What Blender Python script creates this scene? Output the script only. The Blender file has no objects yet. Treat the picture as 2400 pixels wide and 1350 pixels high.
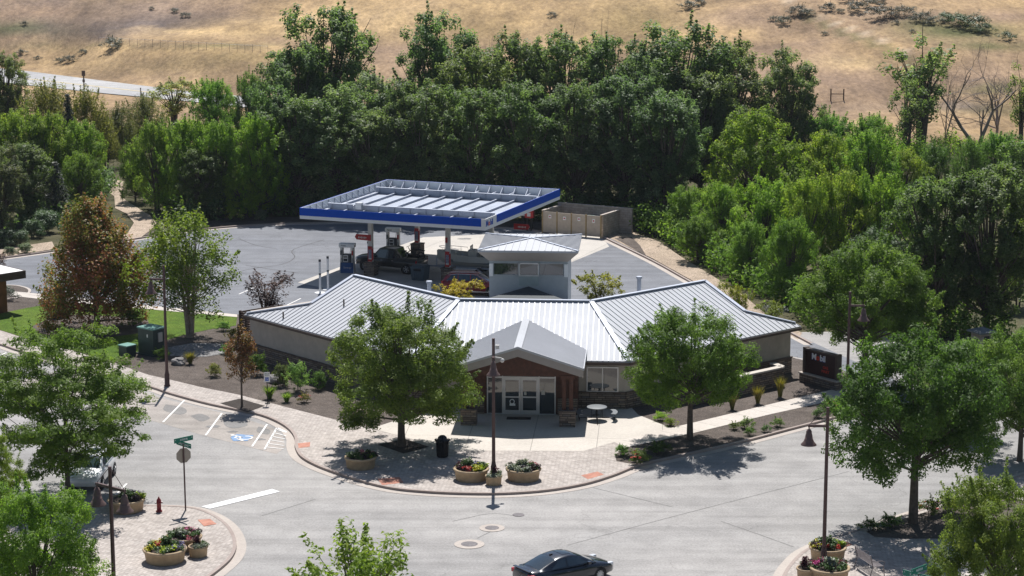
import bpy, bmesh, math, random
import numpy as np
from mathutils import Vector, Matrix, noise as mnoise
C = bpy.context.scene.collection
R_ = math.radians
PI = math.pi

# ------------------------------------------------------------------ camera, sky, sun, exposure
CF, CTH, CH = 5200.0, R_(11.0), 32.0          # focal length in px of the 2400 px wide photograph, pitch, height
SCN = bpy.context.scene
cam = bpy.data.cameras.new("camera"); camo = bpy.data.objects.new("camera", cam); C.objects.link(camo)
camo.location = (0, 0, CH); camo.rotation_euler = (PI/2 - CTH, 0, 0)
cam.sensor_width = 36; cam.lens = 36*CF/2400; cam.clip_start = 1; cam.clip_end = 5000
SCN.camera = camo
SUN_EL, SUN_AZ = R_(59), R_(0)                # the sun stands beyond the scene: shadows fall towards the camera
W = bpy.data.worlds.new("World"); SCN.world = W; W.use_nodes = True
nt = W.node_tree; bgn = nt.nodes["Background"]
sky = nt.nodes.new("ShaderNodeTexSky"); sky.sky_type = 'NISHITA'; sky.sun_disc = False
sky.sun_elevation = SUN_EL; sky.sun_rotation = SUN_AZ; sky.air_density = 1.0; sky.dust_density = 0.6
nt.links.new(sky.outputs[0], bgn.inputs[0]); bgn.inputs[1].default_value = 0.062
sl = bpy.data.lights.new("sun", 'SUN'); sl.energy = 5.0; sl.angle = R_(0.5); sl.color = (1, 0.965, 0.925)
slo = bpy.data.objects.new("sun", sl); C.objects.link(slo); slo.location = (0, 200, 200)
slo.rotation_euler = (-(PI/2 - SUN_EL), 0, 0)
SCN.view_settings.view_transform = 'Standard'; SCN.view_settings.look = 'None'
SCN.view_settings.exposure = 0.35; SCN.view_settings.gamma = 1
try:
    SCN.cycles.max_bounces = 8; SCN.cycles.diffuse_bounces = 3; SCN.cycles.glossy_bounces = 3
    SCN.cycles.transmission_bounces = 4; SCN.cycles.transparent_max_bounces = 6
    SCN.cycles.caustics_reflective = False; SCN.cycles.caustics_refractive = False
except Exception: pass

# ------------------------------------------------------------------ photo pixel -> place in the world
_s, _c = math.sin(CTH), math.cos(CTH)
def ray(px, py):
    a = (px-1200)/CF; b = -(py-675)/CF
    return Vector((a, _c + b*_s, -_s + b*_c))
def G(px, py, z=0.0):
    d = ray(px, py); t = (z-CH)/d.z
    return Vector((d.x*t, d.y*t, z))
def AtY(px, py, Y):
    d = ray(px, py); t = Y/d.y
    return Vector((d.x*t, Y, CH + d.z*t))
def G2(px, py, z=0.0):
    p = G(px, py, z); return (p.x, p.y)
SZ = 0.13                                      # height of the pavements above the road

# ------------------------------------------------------------------ materials
MATS = {}
def lin(h):
    h = h.lstrip('#'); o = []
    for i in (0, 2, 4):
        c = int(h[i:i+2], 16)/255; o.append(c/12.92 if c <= .04045 else ((c+.055)/1.055)**2.4)
    return (*o, 1)
def newmat(name):
    m = bpy.data.materials.new(name); m.use_nodes = True; MATS[name] = m
    t = m.node_tree; return m, t, t.nodes["Principled BSDF"]
def N(t, kind, **kw):
    n = t.nodes.new(kind)
    for k, v in kw.items(): setattr(n, k, v)
    return n
def noise_(t, vec, scale, detail=4, rough=.6):
    n = N(t, "ShaderNodeTexNoise"); n.inputs["Scale"].default_value = scale
    n.inputs["Detail"].default_value = detail; n.inputs["Roughness"].default_value = rough
    t.links.new(vec, n.inputs["Vector"]); return n.outputs["Fac"]
def ramp(t, fac, stops, interp='LINEAR'):
    r = N(t, "ShaderNodeValToRGB"); cr = r.color_ramp; cr.interpolation = interp
    while len(cr.elements) < len(stops): cr.elements.new(.5)
    for e, (p, c) in zip(cr.elements, stops):
        e.position = p; e.color = c if len(c) == 4 else (*c, 1)
    t.links.new(fac, r.inputs[0]); return r.outputs[0]
def mix(t, fac, a, b, mode='MIX'):
    m = N(t, "ShaderNodeMix"); m.data_type = 'RGBA'; m.blend_type = mode
    for sock, v in ((m.inputs[0], fac), (m.inputs[6], a), (m.inputs[7], b)):
        if isinstance(v, (int, float)): sock.default_value = v
        elif isinstance(v, tuple): sock.default_value = v if len(v) == 4 else (*v, 1)
        else: t.links.new(v, sock)
    return m.outputs[2]
def pos(t): return N(t, "ShaderNodeNewGeometry").outputs["Position"]
def uvc(t): return N(t, "ShaderNodeUVMap").outputs[0]
def objc(t): return N(t, "ShaderNodeTexCoord").outputs["Object"]
def bump(t, p, h, strength=.3, dist=.02):
    b = N(t, "ShaderNodeBump"); b.inputs["Strength"].default_value = strength; b.inputs["Distance"].default_value = dist
    t.links.new(h, b.inputs["Height"]); t.links.new(b.outputs[0], p.inputs["Normal"])
def g(v): return (v, v, v, 1)
def sc(c, k): return (c[0]*k, c[1]*k, c[2]*k, 1)
def plain(name, col, rough=.6, metal=0, var=.12, scale=3.0, spec=.4, coat=0):
    m, t, p = newmat(name)
    col = lin(col) if isinstance(col, str) else (*col[:3], 1)
    f = noise_(t, objc(t), scale, 5)
    t.links.new(ramp(t, f, [(.3, sc(col, 1-var)), (.7, sc(col, 1+var))]), p.inputs["Base Color"])
    p.inputs["Roughness"].default_value = rough; p.inputs["Metallic"].default_value = metal
    p.inputs["Specular IOR Level"].default_value = spec
    if coat: p.inputs["Coat Weight"].default_value = coat; p.inputs["Coat Roughness"].default_value = .06
    return m
def glass_mat(name, col, rough=.05):
    m, t, p = newmat(name); p.inputs["Base Color"].default_value = (*col, 1)
    p.inputs["Roughness"].default_value = rough; p.inputs["Specular IOR Level"].default_value = .9
    p.inputs["Coat Weight"].default_value = .6; p.inputs["Coat Roughness"].default_value = .03
    return m

def asphalt(name, base, warm, crack=.5, streakdir=(1, 0)):
    m, t, p = newmat(name); P = pos(t)
    big = noise_(t, P, .06, 4, .55); mid = noise_(t, P, .7, 5, .6); fine = noise_(t, P, 9, 3, .7)
    c = ramp(t, big, [(.38, base), (.60, warm)])
    c = mix(t, .55, c, ramp(t, mid, [(.3, g(.74)), (.7, g(1.18))]), 'MULTIPLY')
    c = mix(t, .7, c, ramp(t, fine, [(.3, g(.72)), (.7, g(1.25))]), 'MULTIPLY')
    # worn streaks along the lanes
    mp = N(t, "ShaderNodeMapping"); t.links.new(P, mp.inputs[0])
    mp.inputs["Rotation"].default_value = (0, 0, streakdir[0]); mp.inputs["Scale"].default_value = (.05, .9, 1)
    st = noise_(t, mp.outputs[0], 1.0, 4, .6)
    c = mix(t, .6, c, ramp(t, st, [(.35, g(.74)), (.6, g(1.1))]), 'MULTIPLY')
    # thin sealed cracks
    wv = N(t, "ShaderNodeTexVoronoi"); wv.feature = 'DISTANCE_TO_EDGE'; wv.inputs["Scale"].default_value = .055
    nz = N(t, "ShaderNodeTexNoise"); nz.inputs["Scale"].default_value = .25; nz.inputs["Detail"].default_value = 5
    t.links.new(P, nz.inputs["Vector"])
    ad = N(t, "ShaderNodeMix"); ad.data_type = 'VECTOR'; ad.inputs[0].default_value = .12
    sc_ = N(t, "ShaderNodeVectorMath"); sc_.operation = 'SCALE'; sc_.inputs["Scale"].default_value = 60
    t.links.new(nz.outputs["Color"], sc_.inputs[0])
    t.links.new(P, ad.inputs[4]); t.links.new(sc_.outputs[0], ad.inputs[5]); t.links.new(ad.outputs[1], wv.inputs["Vector"])
    ck = ramp(t, wv.outputs["Distance"], [(.0, g(1-crack)), (.004, g(1))])
    c = mix(t, .8, c, ck, 'MULTIPLY')
    t.links.new(c, p.inputs["Base Color"]); p.inputs["Roughness"].default_value = .85
    p.inputs["Specular IOR Level"].default_value = .25
    bump(t, p, fine, .25, .02); return m
ROAD = asphalt('road_asphalt', (.275, .268, .262, 1), (.345, .332, .32, 1), .22, (.7, 0))
LOT = asphalt('lot_asphalt', (.165, .174, .195, 1), (.20, .208, .228, 1), .3, (-.37, 0))
BAY = asphalt('bay_asphalt', (.30, .275, .25, 1), (.39, .35, .32, 1), .5, (-.75, 0))
HWAY = asphalt('highway_asphalt', (.34, .34, .345, 1), (.42, .415, .41, 1), .2, (.3, 0))

def ground_mat(name, cols, scales=(.15, 1.5, 14), spots=None, rough=.95, bumpk=.5):
    m, t, p = newmat(name); P = pos(t)
    c = ramp(t, noise_(t, P, scales[0], 5), [(.35, cols[0]), (.65, cols[1])])
    c = mix(t, .6, c, ramp(t, noise_(t, P, scales[1], 5), [(.3, g(.65)), (.7, g(1.3))]), 'MULTIPLY')
    f = noise_(t, P, scales[2], 3, .75)
    c = mix(t, .85, c, ramp(t, f, [(.35, g(.45)), (.65, g(1.5))]), 'MULTIPLY')
    t.links.new(c, p.inputs["Base Color"]); p.inputs["Roughness"].default_value = rough
    p.inputs["Specular IOR Level"].default_value = .15
    bump(t, p, f, bumpk, .06); return m
GRAVEL = ground_mat('bed_gravel', ((.092, .076, .066, 1), (.128, .107, .094, 1)))
LAWN = ground_mat('lawn_grass', ((.06, .115, .012, 1), (.105, .155, .02, 1)), (.25, 1.2, 9))
DIRT = ground_mat('path_dirt', ((.34, .27, .205, 1), (.43, .345, .27, 1)), (.1, 1, 8))
LITTER = ground_mat('leaf_litter', ((.05, .055, .026, 1), (.115, .105, .058, 1)), (.2, 1.2, 7))
PIT = ground_mat('pit_soil', ((.045, .038, .034, 1), (.075, .065, .058, 1)))
PEBBLE = ground_mat('river_pebbles', ((.16, .16, .165, 1), (.24, .235, .23, 1)), (.2, 3, 6))

def concrete(name, a, b, joints=None, jrot=0.0):
    m, t, p = newmat(name); P = pos(t)
    c = ramp(t, noise_(t, P, .35, 6), [(.3, a), (.7, b)])
    f = noise_(t, P, 6, 4, .7); c = mix(t, .5, c, ramp(t, f, [(.3, g(.78)), (.7, g(1.18))]), 'MULTIPLY')
    if joints:
        mp = N(t, "ShaderNodeMapping"); t.links.new(P, mp.inputs[0]); mp.inputs["Rotation"].default_value = (0, 0, jrot)
        br = N(t, "ShaderNodeTexBrick"); br.offset = 0; t.links.new(mp.outputs[0], br.inputs["Vector"])
        br.inputs["Scale"].default_value = 1; br.inputs["Brick Width"].default_value = joints[0]
        br.inputs["Row Height"].default_value = joints[1]; br.inputs["Mortar Size"].default_value = .022
        br.inputs["Color1"].default_value = g(1); br.inputs["Color2"].default_value = g(.94); br.inputs["Mortar"].default_value = g(.55)
        c = mix(t, 1, c, br.outputs["Color"], 'MULTIPLY')
    t.links.new(c, p.inputs["Base Color"]); p.inputs["Roughness"].default_value = .85
    p.inputs["Specular IOR Level"].default_value = .25; return m
CONC = concrete('kerb_concrete', (.40, .355, .32, 1), (.48, .43, .385, 1))
KERB = concrete('kerb_face', (.30, .245, .22, 1), (.38, .32, .29, 1))
WALK = concrete('walk_concrete', (.50, .455, .41, 1), (.58, .53, .48, 1), (1.5, 60), R_(-48))
PLAZA = concrete('plaza_concrete', (.50, .46, .41, 1), (.575, .53, .475, 1), (3.6, 30), R_(4))
PAD = concrete('pad_concrete', (.45, .425, .39, 1), (.54, .505, .46, 1), (4.5, 4.5), R_(21))

def brickmat(name, cols, mortar, w, h, ms, coord='pos', rot=0.0, offset=.5, rough=.85, bumpk=.4, varscale=1.0, squash=1.0):
    m, t, p = newmat(name)
    P = pos(t) if coord == 'pos' else uvc(t)
    mp = N(t, "ShaderNodeMapping"); t.links.new(P, mp.inputs[0]); mp.inputs["Rotation"].default_value = (0, 0, rot)
    br = N(t, "ShaderNodeTexBrick"); br.offset = offset; br.squash = squash; br.squash_frequency = 3
    t.links.new(mp.outputs[0], br.inputs["Vector"]); br.inputs["Scale"].default_value = 1
    br.inputs["Brick Width"].default_value = w; br.inputs["Row Height"].default_value = h
    br.inputs["Mortar Size"].default_value = ms; br.inputs["Bias"].default_value = 0
    br.inputs["Color1"].default_value = g(0); br.inputs["Color2"].default_value = g(1); br.inputs["Mortar"].default_value = g(.5)
    c = ramp(t, br.outputs["Color"], [(i/(len(cols)-1), cc) for i, cc in enumerate(cols)])
    c = mix(t, br.outputs["Fac"], c, mortar)
    c = mix(t, .55, c, ramp(t, noise_(t, P, 2.2*varscale, 5), [(.3, g(.7)), (.7, g(1.28))]), 'MULTIPLY')
    c = mix(t, .4, c, ramp(t, noise_(t, P, .25*varscale, 4), [(.3, g(.75)), (.7, g(1.2))]), 'MULTIPLY')
    t.links.new(c, p.inputs["Base Color"]); p.inputs["Roughness"].default_value = rough
    p.inputs["Specular IOR Level"].default_value = .25
    inv = N(t, "ShaderNodeMath"); inv.operation = 'SUBTRACT'; inv.inputs[0].default_value = 1
    t.links.new(br.outputs["Fac"], inv.inputs[1]); bump(t, p, inv.outputs[0], bumpk, .02); return m
PAVER = brickmat('pavement_pavers', [(.37, .33, .30, 1), (.43, .385, .35, 1), (.48, .435, .40, 1)], (.25, .222, .205, 1), .26, .17, .012, 'pos', R_(42))
RAMPB = brickmat('tactile_bricks', [(.40, .17, .12, 1), (.48, .23, .17, 1)], (.40, .22, .16, 1), .3, .3, .02, 'pos', R_(20), 0)
STONE = brickmat('ledge_stone', [(.10, .078, .066, 1), (.23, .175, .14, 1), (.16, .145, .14, 1), (.34, .265, .205, 1), (.20, .155, .125, 1)],
                 (.06, .05, .045, 1), .46, .13, .018, 'uv', 0, .37, .9, .8, 1.5, 1.6)
BLOCKW = brickmat('grey_block', [(.34, .30, .265, 1), (.43, .38, .335, 1)], (.26, .23, .205, 1), .4, .2, .012, 'uv')
STUCCO = plain('stucco_tan', (.44, .395, .35), .9, 0, .10, 2.2)
STUCCO2 = plain('stucco_grey_blue', (.40, .43, .45), .9, 0, .07, 2.2)
SOFFIT = plain('soffit_grey', (.33, .30, .28), .8, 0, .06)
WOODD = plain('wood_red_brown', (.080, .030, .018), .65, 0, .3, 5)
WOODB = plain('wood_dark_slat', (.06, .032, .022), .7, 0, .3, 5)
BROWNT = plain('brown_trim', (.085, .06, .05), .6, 0, .15)

def metalroof(name, col, rough, metal):
    m, t, p = newmat(name); P = pos(t)
    f = noise_(t, P, .5, 5); f2 = noise_(t, P, 7, 3)
    c = mix(t, .5, ramp(t, f, [(.3, sc(col, .9)), (.7, sc(col, 1.08))]), ramp(t, f2, [(.3, sc(col, .93)), (.7, sc(col, 1.06))]))
    t.links.new(c, p.inputs["Base Color"]); p.inputs["Metallic"].default_value = metal; p.inputs["Specular IOR Level"].default_value = .2
    r = ramp(t, f, [(.3, g(rough-.05)), (.7, g(rough+.06))]); t.links.new(r, p.inputs["Roughness"]); return m
ROOFM = metalroof('standing_seam_zinc', (.455, .47, .50), .66, .08)
SEAMM = metalroof('seam_zinc', (.30, .31, .335), .55, .5)
CORRM = metalroof('corrugated_zinc', (.56, .57, .61), .55, .2)
GALV = metalroof('galvanised', (.40, .43, .50), .5, .3)
ALU = plain('aluminium', (.50, .51, .53), .4, .7, .05)
WHITEP = plain('white_paint', (.82, .82, .82), .45, 0, .03)
OFFW = plain('offwhite_paint', (.62, .60, .57), .5, 0, .05)
def marking():
    m, t, p = newmat('worn_white_paint'); P = pos(t)
    f = noise_(t, P, 5, 5, .75)
    t.links.new(ramp(t, f, [(.34, (.42, .40, .38, 1)), (.44, (.74, .73, .71, 1))]), p.inputs["Base Color"]); p.inputs["Roughness"].default_value = .8
    return m
MARK = marking()
BLUEP = plain('fascia_blue', (.004, .075, .48), .5, 0, .04, 3, .12)
BLUEL = plain('lettering_blue', (.03, .11, .50), .4, 0, .04)
REDP = plain('sign_red', (.42, .018, .022), .4, 0, .08)
REDL = plain('lettering_red', (.70, .05, .03), .45, 0, .05)
BLACKP = plain('black_metal', (.018, .018, .02), .45, .3, .2)
RUBBER = plain('rubber', (.02, .02, .021), .85, 0, .2)
BRONZE = plain('bronze_brown_paint', (.085, .048, .045), .5, .15, .15)
BRONZEL = plain('bell_shade_paint', (.135, .085, .075), .5, .1, .15)
GREENS = plain('street_sign_green', (.005, .17, .115), .45, 0, .06)
SIGNBACK = plain('sign_back_aluminium', (.33, .29, .24), .5, .1, .06)
SAND = plain('cast_stone', (.40, .30, .19), .85, 0, .14, 4)
SOIL = plain('potting_soil', (.05, .036, .028), .95, 0, .3, 12)
GREENBOX = plain('cabinet_green', (.028, .05, .045), .5, 0, .12)
GREENTOP = plain('cabinet_lid_green', (.14, .30, .26), .45, 0, .15)
GATEP = plain('gate_beige', (.52, .45, .37), .6, 0, .1)
DOORBLUE = plain('pump_blue', (.02, .08, .24), .4, 0, .1)
DARKP = plain('dark_grey_plastic', (.05, .055, .065), .5, 0, .15)
BINBLUE = plain('bin_slate_blue', (.06, .095, .125), .5, 0, .12)
ROCK = plain('boulder', (.30, .22, .18), .9, 0, .35, 3)
ROCKG = plain('boulder_grey', (.20, .19, .185), .9, 0, .3, 3)
BARK = plain('bark', (.10, .08, .065), .95, 0, .35, 6)
BARKL = plain('birch_bark', (.32, .26, .21), .9, 0, .35, 5)
DEADW = plain('dead_wood', (.27, .22, .20), .95, 0, .3, 2)
CARBLACK = plain('car_black_paint', (.008, .012, .022), .25, .2, .05, coat=1)
TRUCKB = plain('truck_black_paint', (.010, .012, .014), .3, .1, .05, coat=.8)
CARRED = plain('suv_red_paint', (.24, .012, .02), .28, .2, .05, coat=.8)
CARWHITE = plain('car_white_paint', (.75, .76, .78), .3, 0, .02, coat=.8)
BOATW = plain('boat_gelcoat', (.50, .49, .45), .4, 0, .05)
BOATG = plain('boat_grey', (.12, .14, .15), .5, 0, .1)
TAILR = plain('tail_lamp', (.45, .01, .012), .25, 0, .05, coat=.5)
LAMPW = plain('headlamp', (.7, .72, .75), .15, .1, .03, coat=.5)
CHROME = plain('chrome', (.75, .76, .78), .15, 1, .02)
GLASSD = glass_mat('dark_glass', (.012, .018, .022))
GLASSB = glass_mat('store_glass', (.02, .03, .038), .03)
GLASSC = glass_mat('car_glass', (.02, .035, .05), .04)
HYDR = plain('hydrant_red', (.22, .018, .02), .45, 0, .15)
BLUEH = plain('marking_blue', (.17, .27, .43), .8, 0, .3, 3)
MANH = plain('manhole_iron', (.13, .12, .125), .7, .3, .3, 6)

# ------------------------------------------------------------------ mesh builder
class MB:
    def __init__(s): s.v = []; s.f = []; s.sm = []
    def add(s, vs, fs, smooth=False):
        o = len(s.v); s.v += [tuple(p) for p in vs]; s.f += [tuple(i+o for i in f) for f in fs]; s.sm += [smooth]*len(fs); return s
    def box(s, x, y, z, sx, sy, sz, rz=0.0):
        c_, n_ = math.cos(rz), math.sin(rz); vs = []
        for k in (-.5, .5):
            for (i, j) in ((-.5, -.5), (.5, -.5), (.5, .5), (-.5, .5)):
                a, b = i*sx, j*sy; vs.append((x+a*c_-b*n_, y+a*n_+b*c_, z+k*sz))
        return s.add(vs, [(3, 2, 1, 0), (4, 5, 6, 7), (0, 1, 5, 4), (1, 2, 6, 5), (2, 3, 7, 6), (3, 0, 4, 7)])
    def frame_box(s, o, ex, ey, ez, x, y, z):                 # box spanned by ranges along three given axes
        o, ex, ey, ez = map(Vector, (o, ex, ey, ez)); vs = []
        for k in z:
            for (i, j) in ((x[0], y[0]), (x[1], y[0]), (x[1], y[1]), (x[0], y[1])): vs.append(o+ex*i+ey*j+ez*k)
        return s.add(vs, [(3, 2, 1, 0), (4, 5, 6, 7), (0, 1, 5, 4), (1, 2, 6, 5), (2, 3, 7, 6), (3, 0, 4, 7)])
    def beam(s, p, q, w, h, up=(0, 0, 1)):
        p, q = Vector(p), Vector(q); d = (q-p); L = d.length; d.normalize()
        sd = d.cross(Vector(up))
        if sd.length < 1e-4: sd = Vector((1, 0, 0))
        sd.normalize(); u = sd.cross(d)
        return s.frame_box(p, d, sd, u, (0, L), (-w/2, w/2), (-h/2, h/2))
    def tube(s, pts, rad, n=6, cap=True, smooth=True):
        pts = [Vector(p) for p in pts]
        if not hasattr(rad, '__len__'): rad = [rad]*len(pts)
        vs = []; prev = None
        for i, p in enumerate(pts):
            d = (pts[min(i+1, len(pts)-1)]-pts[max(i-1, 0)]).normalized()
            ref = Vector((0, 0, 1)) if abs(d.z) < .9 else Vector((1, 0, 0))
            a = d.cross(ref).normalized(); b = d.cross(a)
            for k in range(n):
                t = 2*PI*k/n; vs.append(p+(a*math.cos(t)+b*math.sin(t))*rad[i])
        fs = [(i*n+k, i*n+(k+1) % n, (i+1)*n+(k+1) % n, (i+1)*n+k) for i in range(len(pts)-1) for k in range(n)]
        s.add(vs, fs, smooth)
        if cap:
            m = len(pts)-1; s.add(vs[:n], [tuple(range(n))]); s.add(vs[m*n:], [tuple(range(n-1, -1, -1))])
        return s
    def lathe(s, prof, n=20, x=0, y=0, z=0, smooth=True, ax='z'):
        vs = []
        for r, h in prof:
            for k in range(n):
                t = 2*PI*k/n; a, b = r*math.cos(t), r*math.sin(t)
                vs.append((x+a, y+b, z+h) if ax == 'z' else (x+a, y+h, z+b))
        fs = [(i*n+k, i*n+(k+1) % n, (i+1)*n+(k+1) % n, (i+1)*n+k) for i in range(len(prof)-1) for k in range(n)]
        return s.add(vs, fs, smooth)
    def prism(s, poly, z0, z1, smooth=False):
        n = len(poly); vs = [(p[0], p[1], z0) for p in poly]+[(p[0], p[1], z1) for p in poly]
        return s.add(vs, [tuple(range(n-1, -1, -1)), tuple(range(n, 2*n))]+[(i, (i+1) % n, n+(i+1) % n, n+i) for i in range(n)], smooth)
    def slab(s, poly, thick):                                  # a 3D polygon given a thickness vector
        n = len(poly); P = [Vector(p) for p in poly]; T = Vector(thick)
        return s.add(P+[p+T for p in P], [tuple(range(n-1, -1, -1)), tuple(range(n, 2*n))]+[(i, (i+1) % n, n+(i+1) % n, n+i) for i in range(n)])
    def face(s, *pts): return s.add(pts, [tuple(range(len(pts)))])
    def build(s, name, m, parent=None, bevel=0, uv=True):
        me = bpy.data.meshes.new(name); me.from_pydata(s.v, [], s.f); me.update()
        bm = bmesh.new(); bm.from_mesh(me); bmesh.ops.recalc_face_normals(bm, faces=bm.faces)
        if uv:
            L = bm.loops.layers.uv.new("UVMap")
            for f in bm.faces:
                nn = f.normal; u = Vector((0, 0, 1)).cross(nn)
                if u.length < .05: u = Vector((1, 0, 0))
                u.normalize(); v = nn.cross(u)
                for l in f.loops: l[L].uv = (l.vert.co.dot(u), l.vert.co.dot(v))
        bm.to_mesh(me); bm.free()
        me.polygons.foreach_set("use_smooth", s.sm); me.materials.append(m)
        o = bpy.data.objects.new(name, me); C.objects.link(o)
        if parent is not None: o.parent = parent
        if bevel:
            b = o.modifiers.new("bevel", 'BEVEL'); b.width = bevel; b.segments = 2; b.limit_method = 'ANGLE'
        return o
def tag(o, label=None, cat=None, group=None, kind=None):
    if label: o['label'] = label
    if cat: o['category'] = cat
    if group: o['group'] = group
    if kind: o['kind'] = kind
    return o
def thing(name, label, cat, loc=(0, 0, 0), rz=0.0, group=None):
    o = bpy.data.objects.new(name, None); C.objects.link(o); o.empty_display_size = .3
    o.location = loc; o.rotation_euler = (0, 0, rz); return tag(o, label, cat, group)
def dup(root, loc, rz=0.0, label=None, group=None, scale=None, color=None):
    def cp(o, par):
        c = o.copy(); C.objects.link(c)
        if par is not None: c.parent = par; c.matrix_parent_inverse = o.matrix_parent_inverse.copy()
        if color is not None and o.type == 'MESH': c.color = color
        for ch in o.children: cp(ch, c)
        return c
    r = cp(root, None); r.location = loc; r.rotation_euler = (0, 0, rz)
    if scale is not None: r.scale = scale
    if label: r['label'] = label
    if group: r['group'] = group
    return r
def text(s, size, m, parent, loc, rot, name='lettering', ext=.006, align='CENTER', sx=1.0, bold=0.0):
    cu = bpy.data.curves.new(name, 'FONT'); cu.body = s; cu.size = size; cu.extrude = ext; cu.align_x = align; cu.align_y = 'CENTER'
    cu.resolution_u = 2; cu.offset = bold
    o = bpy.data.objects.new(name, cu); C.objects.link(o)
    me = bpy.data.meshes.new_from_object(o.evaluated_get(bpy.context.evaluated_depsgraph_get()))
    bpy.data.objects.remove(o); me.materials.clear(); me.materials.append(m); me.name = name
    o = bpy.data.objects.new(name, me); C.objects.link(o); o.parent = parent; o.location = loc; o.rotation_euler = rot; o.scale = (sx, 1, 1); return o
def smooth_line(pts, n=6):
    P = [Vector((p[0], p[1])) for p in pts]; P = [P[0]*2-P[1]]+P+[P[-1]*2-P[-2]]; out = []
    for i in range(1, len(P)-2):
        for k in range(n):
            t = k/n; a, b, c_, d = P[i-1], P[i], P[i+1], P[i+2]
            out.append(.5*((2*b)+(c_-a)*t+(2*a-5*b+4*c_-d)*t*t+(3*b-a-3*c_+d)*t*t*t))
    return out+[P[-2]]
def offset(pts, d):                                             # positive = to the left of travel
    out = []
    for i, p in enumerate(pts):
        t = (pts[min(i+1, len(pts)-1)]-pts[max(i-1, 0)]).normalized(); out.append(p+Vector((-t.y, t.x))*d)
    return out
def strip(mb, a, b, za, zb):
    n = len(a); mb.add([(p.x, p.y, za) for p in a]+[(p.x, p.y, zb) for p in b], [(i, i+1, n+i+1, n+i) for i in range(n-1)])
def sheet(name, pts, z, m, kind='structure', px=True, pz=None):
    P = [G2(*p, z if pz is None else pz) for p in pts] if px else pts
    mb = MB(); mb.face(*[(p[0], p[1], z) for p in P]); o = mb.build(name, m, uv=False); tag(o, kind=kind); return o
# ================================================================== SETTING: terrain, roads, kerbs, pavements
def y_foot(x):
    xs = [-120, -75, -44, 0, 40, 120]; ys = [356, 343, 304, 280, 262, 255]
    return float(np.interp(x, xs, ys))
def hz(x, y):
    d = y - y_foot(x)
    if d <= 0: return -0.03
    k = min(1, max(0, (x+60)/60)); t = min(1, d/26); sm = t*t*(3-2*t)
    z = sm*(5.0*(1-k)+2.0*k) + max(0, d-14)*(.115+.03*k)
    z += (mnoise.noise(Vector((x*.016, y*.016, 1.7)))*4.5 + mnoise.noise(Vector((x*.05, y*.05, 4.1)))*1.3)*min(1, d/40)
    return max(-0.03, z-0.03)
def proj(x, y, z):
    dz = z-CH; dep = y*_c - dz*_s; up = y*_s + dz*_c
    return 1200+CF*x/dep, 675-CF*up/dep
def on_hill(px, py):
    d = ray(px, py); t = 200.0
    for i in range(4000):
        t += .4; x, y, z = d.x*t, d.y*t, CH+d.z*t
        if z <= hz(x, y): break
    return Vector((x, y, hz(x, y)))
GOLD, PINK, GREY, GRN, OLV, TRAIL = (.43, .305, .165), (.275, .197, .137), (.150, .122, .108), (.105, .118, .052), (.26, .195, .10), (.46, .37, .27)
PATCH = [(150, 25, 260, 30, (.20, .155, .13), .9), (330, 45, 260, 34, (.185, .15, .125), .9), (60, 68, 120, 15, GRN, .85), (300, 66, 210, 26, GREY, 1), (420, 40, 120, 20, GREY, .8), (560, 75, 200, 9, (.52, .38, .21), 1), (660, 48, 120, 12, (.52, .38, .21), 1), (480, 118, 150, 8, GOLD, .7), (760, 15, 160, 20, GOLD, .9), (110, 30, 190, 24, PINK, .8), (540, 22, 220, 26, PINK, .6),
 (430, 92, 130, 10, GOLD, .6), (590, 66, 130, 16, GOLD, .8), (690, 30, 90, 18, GOLD, .7), (500, 108, 130, 8, GRN, .55), (180, 108, 160, 8, GRN, .4),
 (330, 118, 260, 8, GOLD, .8), (420, 150, 260, 22, OLV, .55), (560, 130, 120, 14, OLV, .6), (140, 145, 110, 16, GOLD, .5), (880, 50, 120, 50, (.50, .36, .20), .9),
 (900, 118, 80, 16, PINK, .8), (1120, 60, 150, 40, OLV, .5), (1500, 60, 140, 70, OLV, .7), (1180, 40, 80, 20, GOLD, .5), (1700, 20, 100, 20, GOLD, .5), (1760, 40, 90, 26, PINK, .7),
 (1760, 82, 130, 14, GOLD, .8), (1830, 78, 60, 22, PINK, .6), (1990, 150, 130, 14, (.52, .38, .21), 1), (2050, 110, 80, 16, GOLD, .7), (1900, 150, 70, 20, PINK, .5),
 (2010, 190, 190, 26, PINK, .9), (2000, 235, 190, 24, PINK, .55), (2000, 255, 160, 12, GREY, .3), (2150, 40, 130, 14, GREY, .5), (2250, 72, 130, 22, GRN, .8), (2160, 55, 60, 12, GRN, .5),
 (2330, 108, 90, 10, GRN, .7), (2350, 40, 120, 16, PINK, .8), (2300, 180, 130, 40, PINK, .8), (2330, 210, 70, 12, GRN, .55), (2330, 255, 110, 14, GRN, .5), (2250, 250, 60, 12, GREY, .7)]
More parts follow.
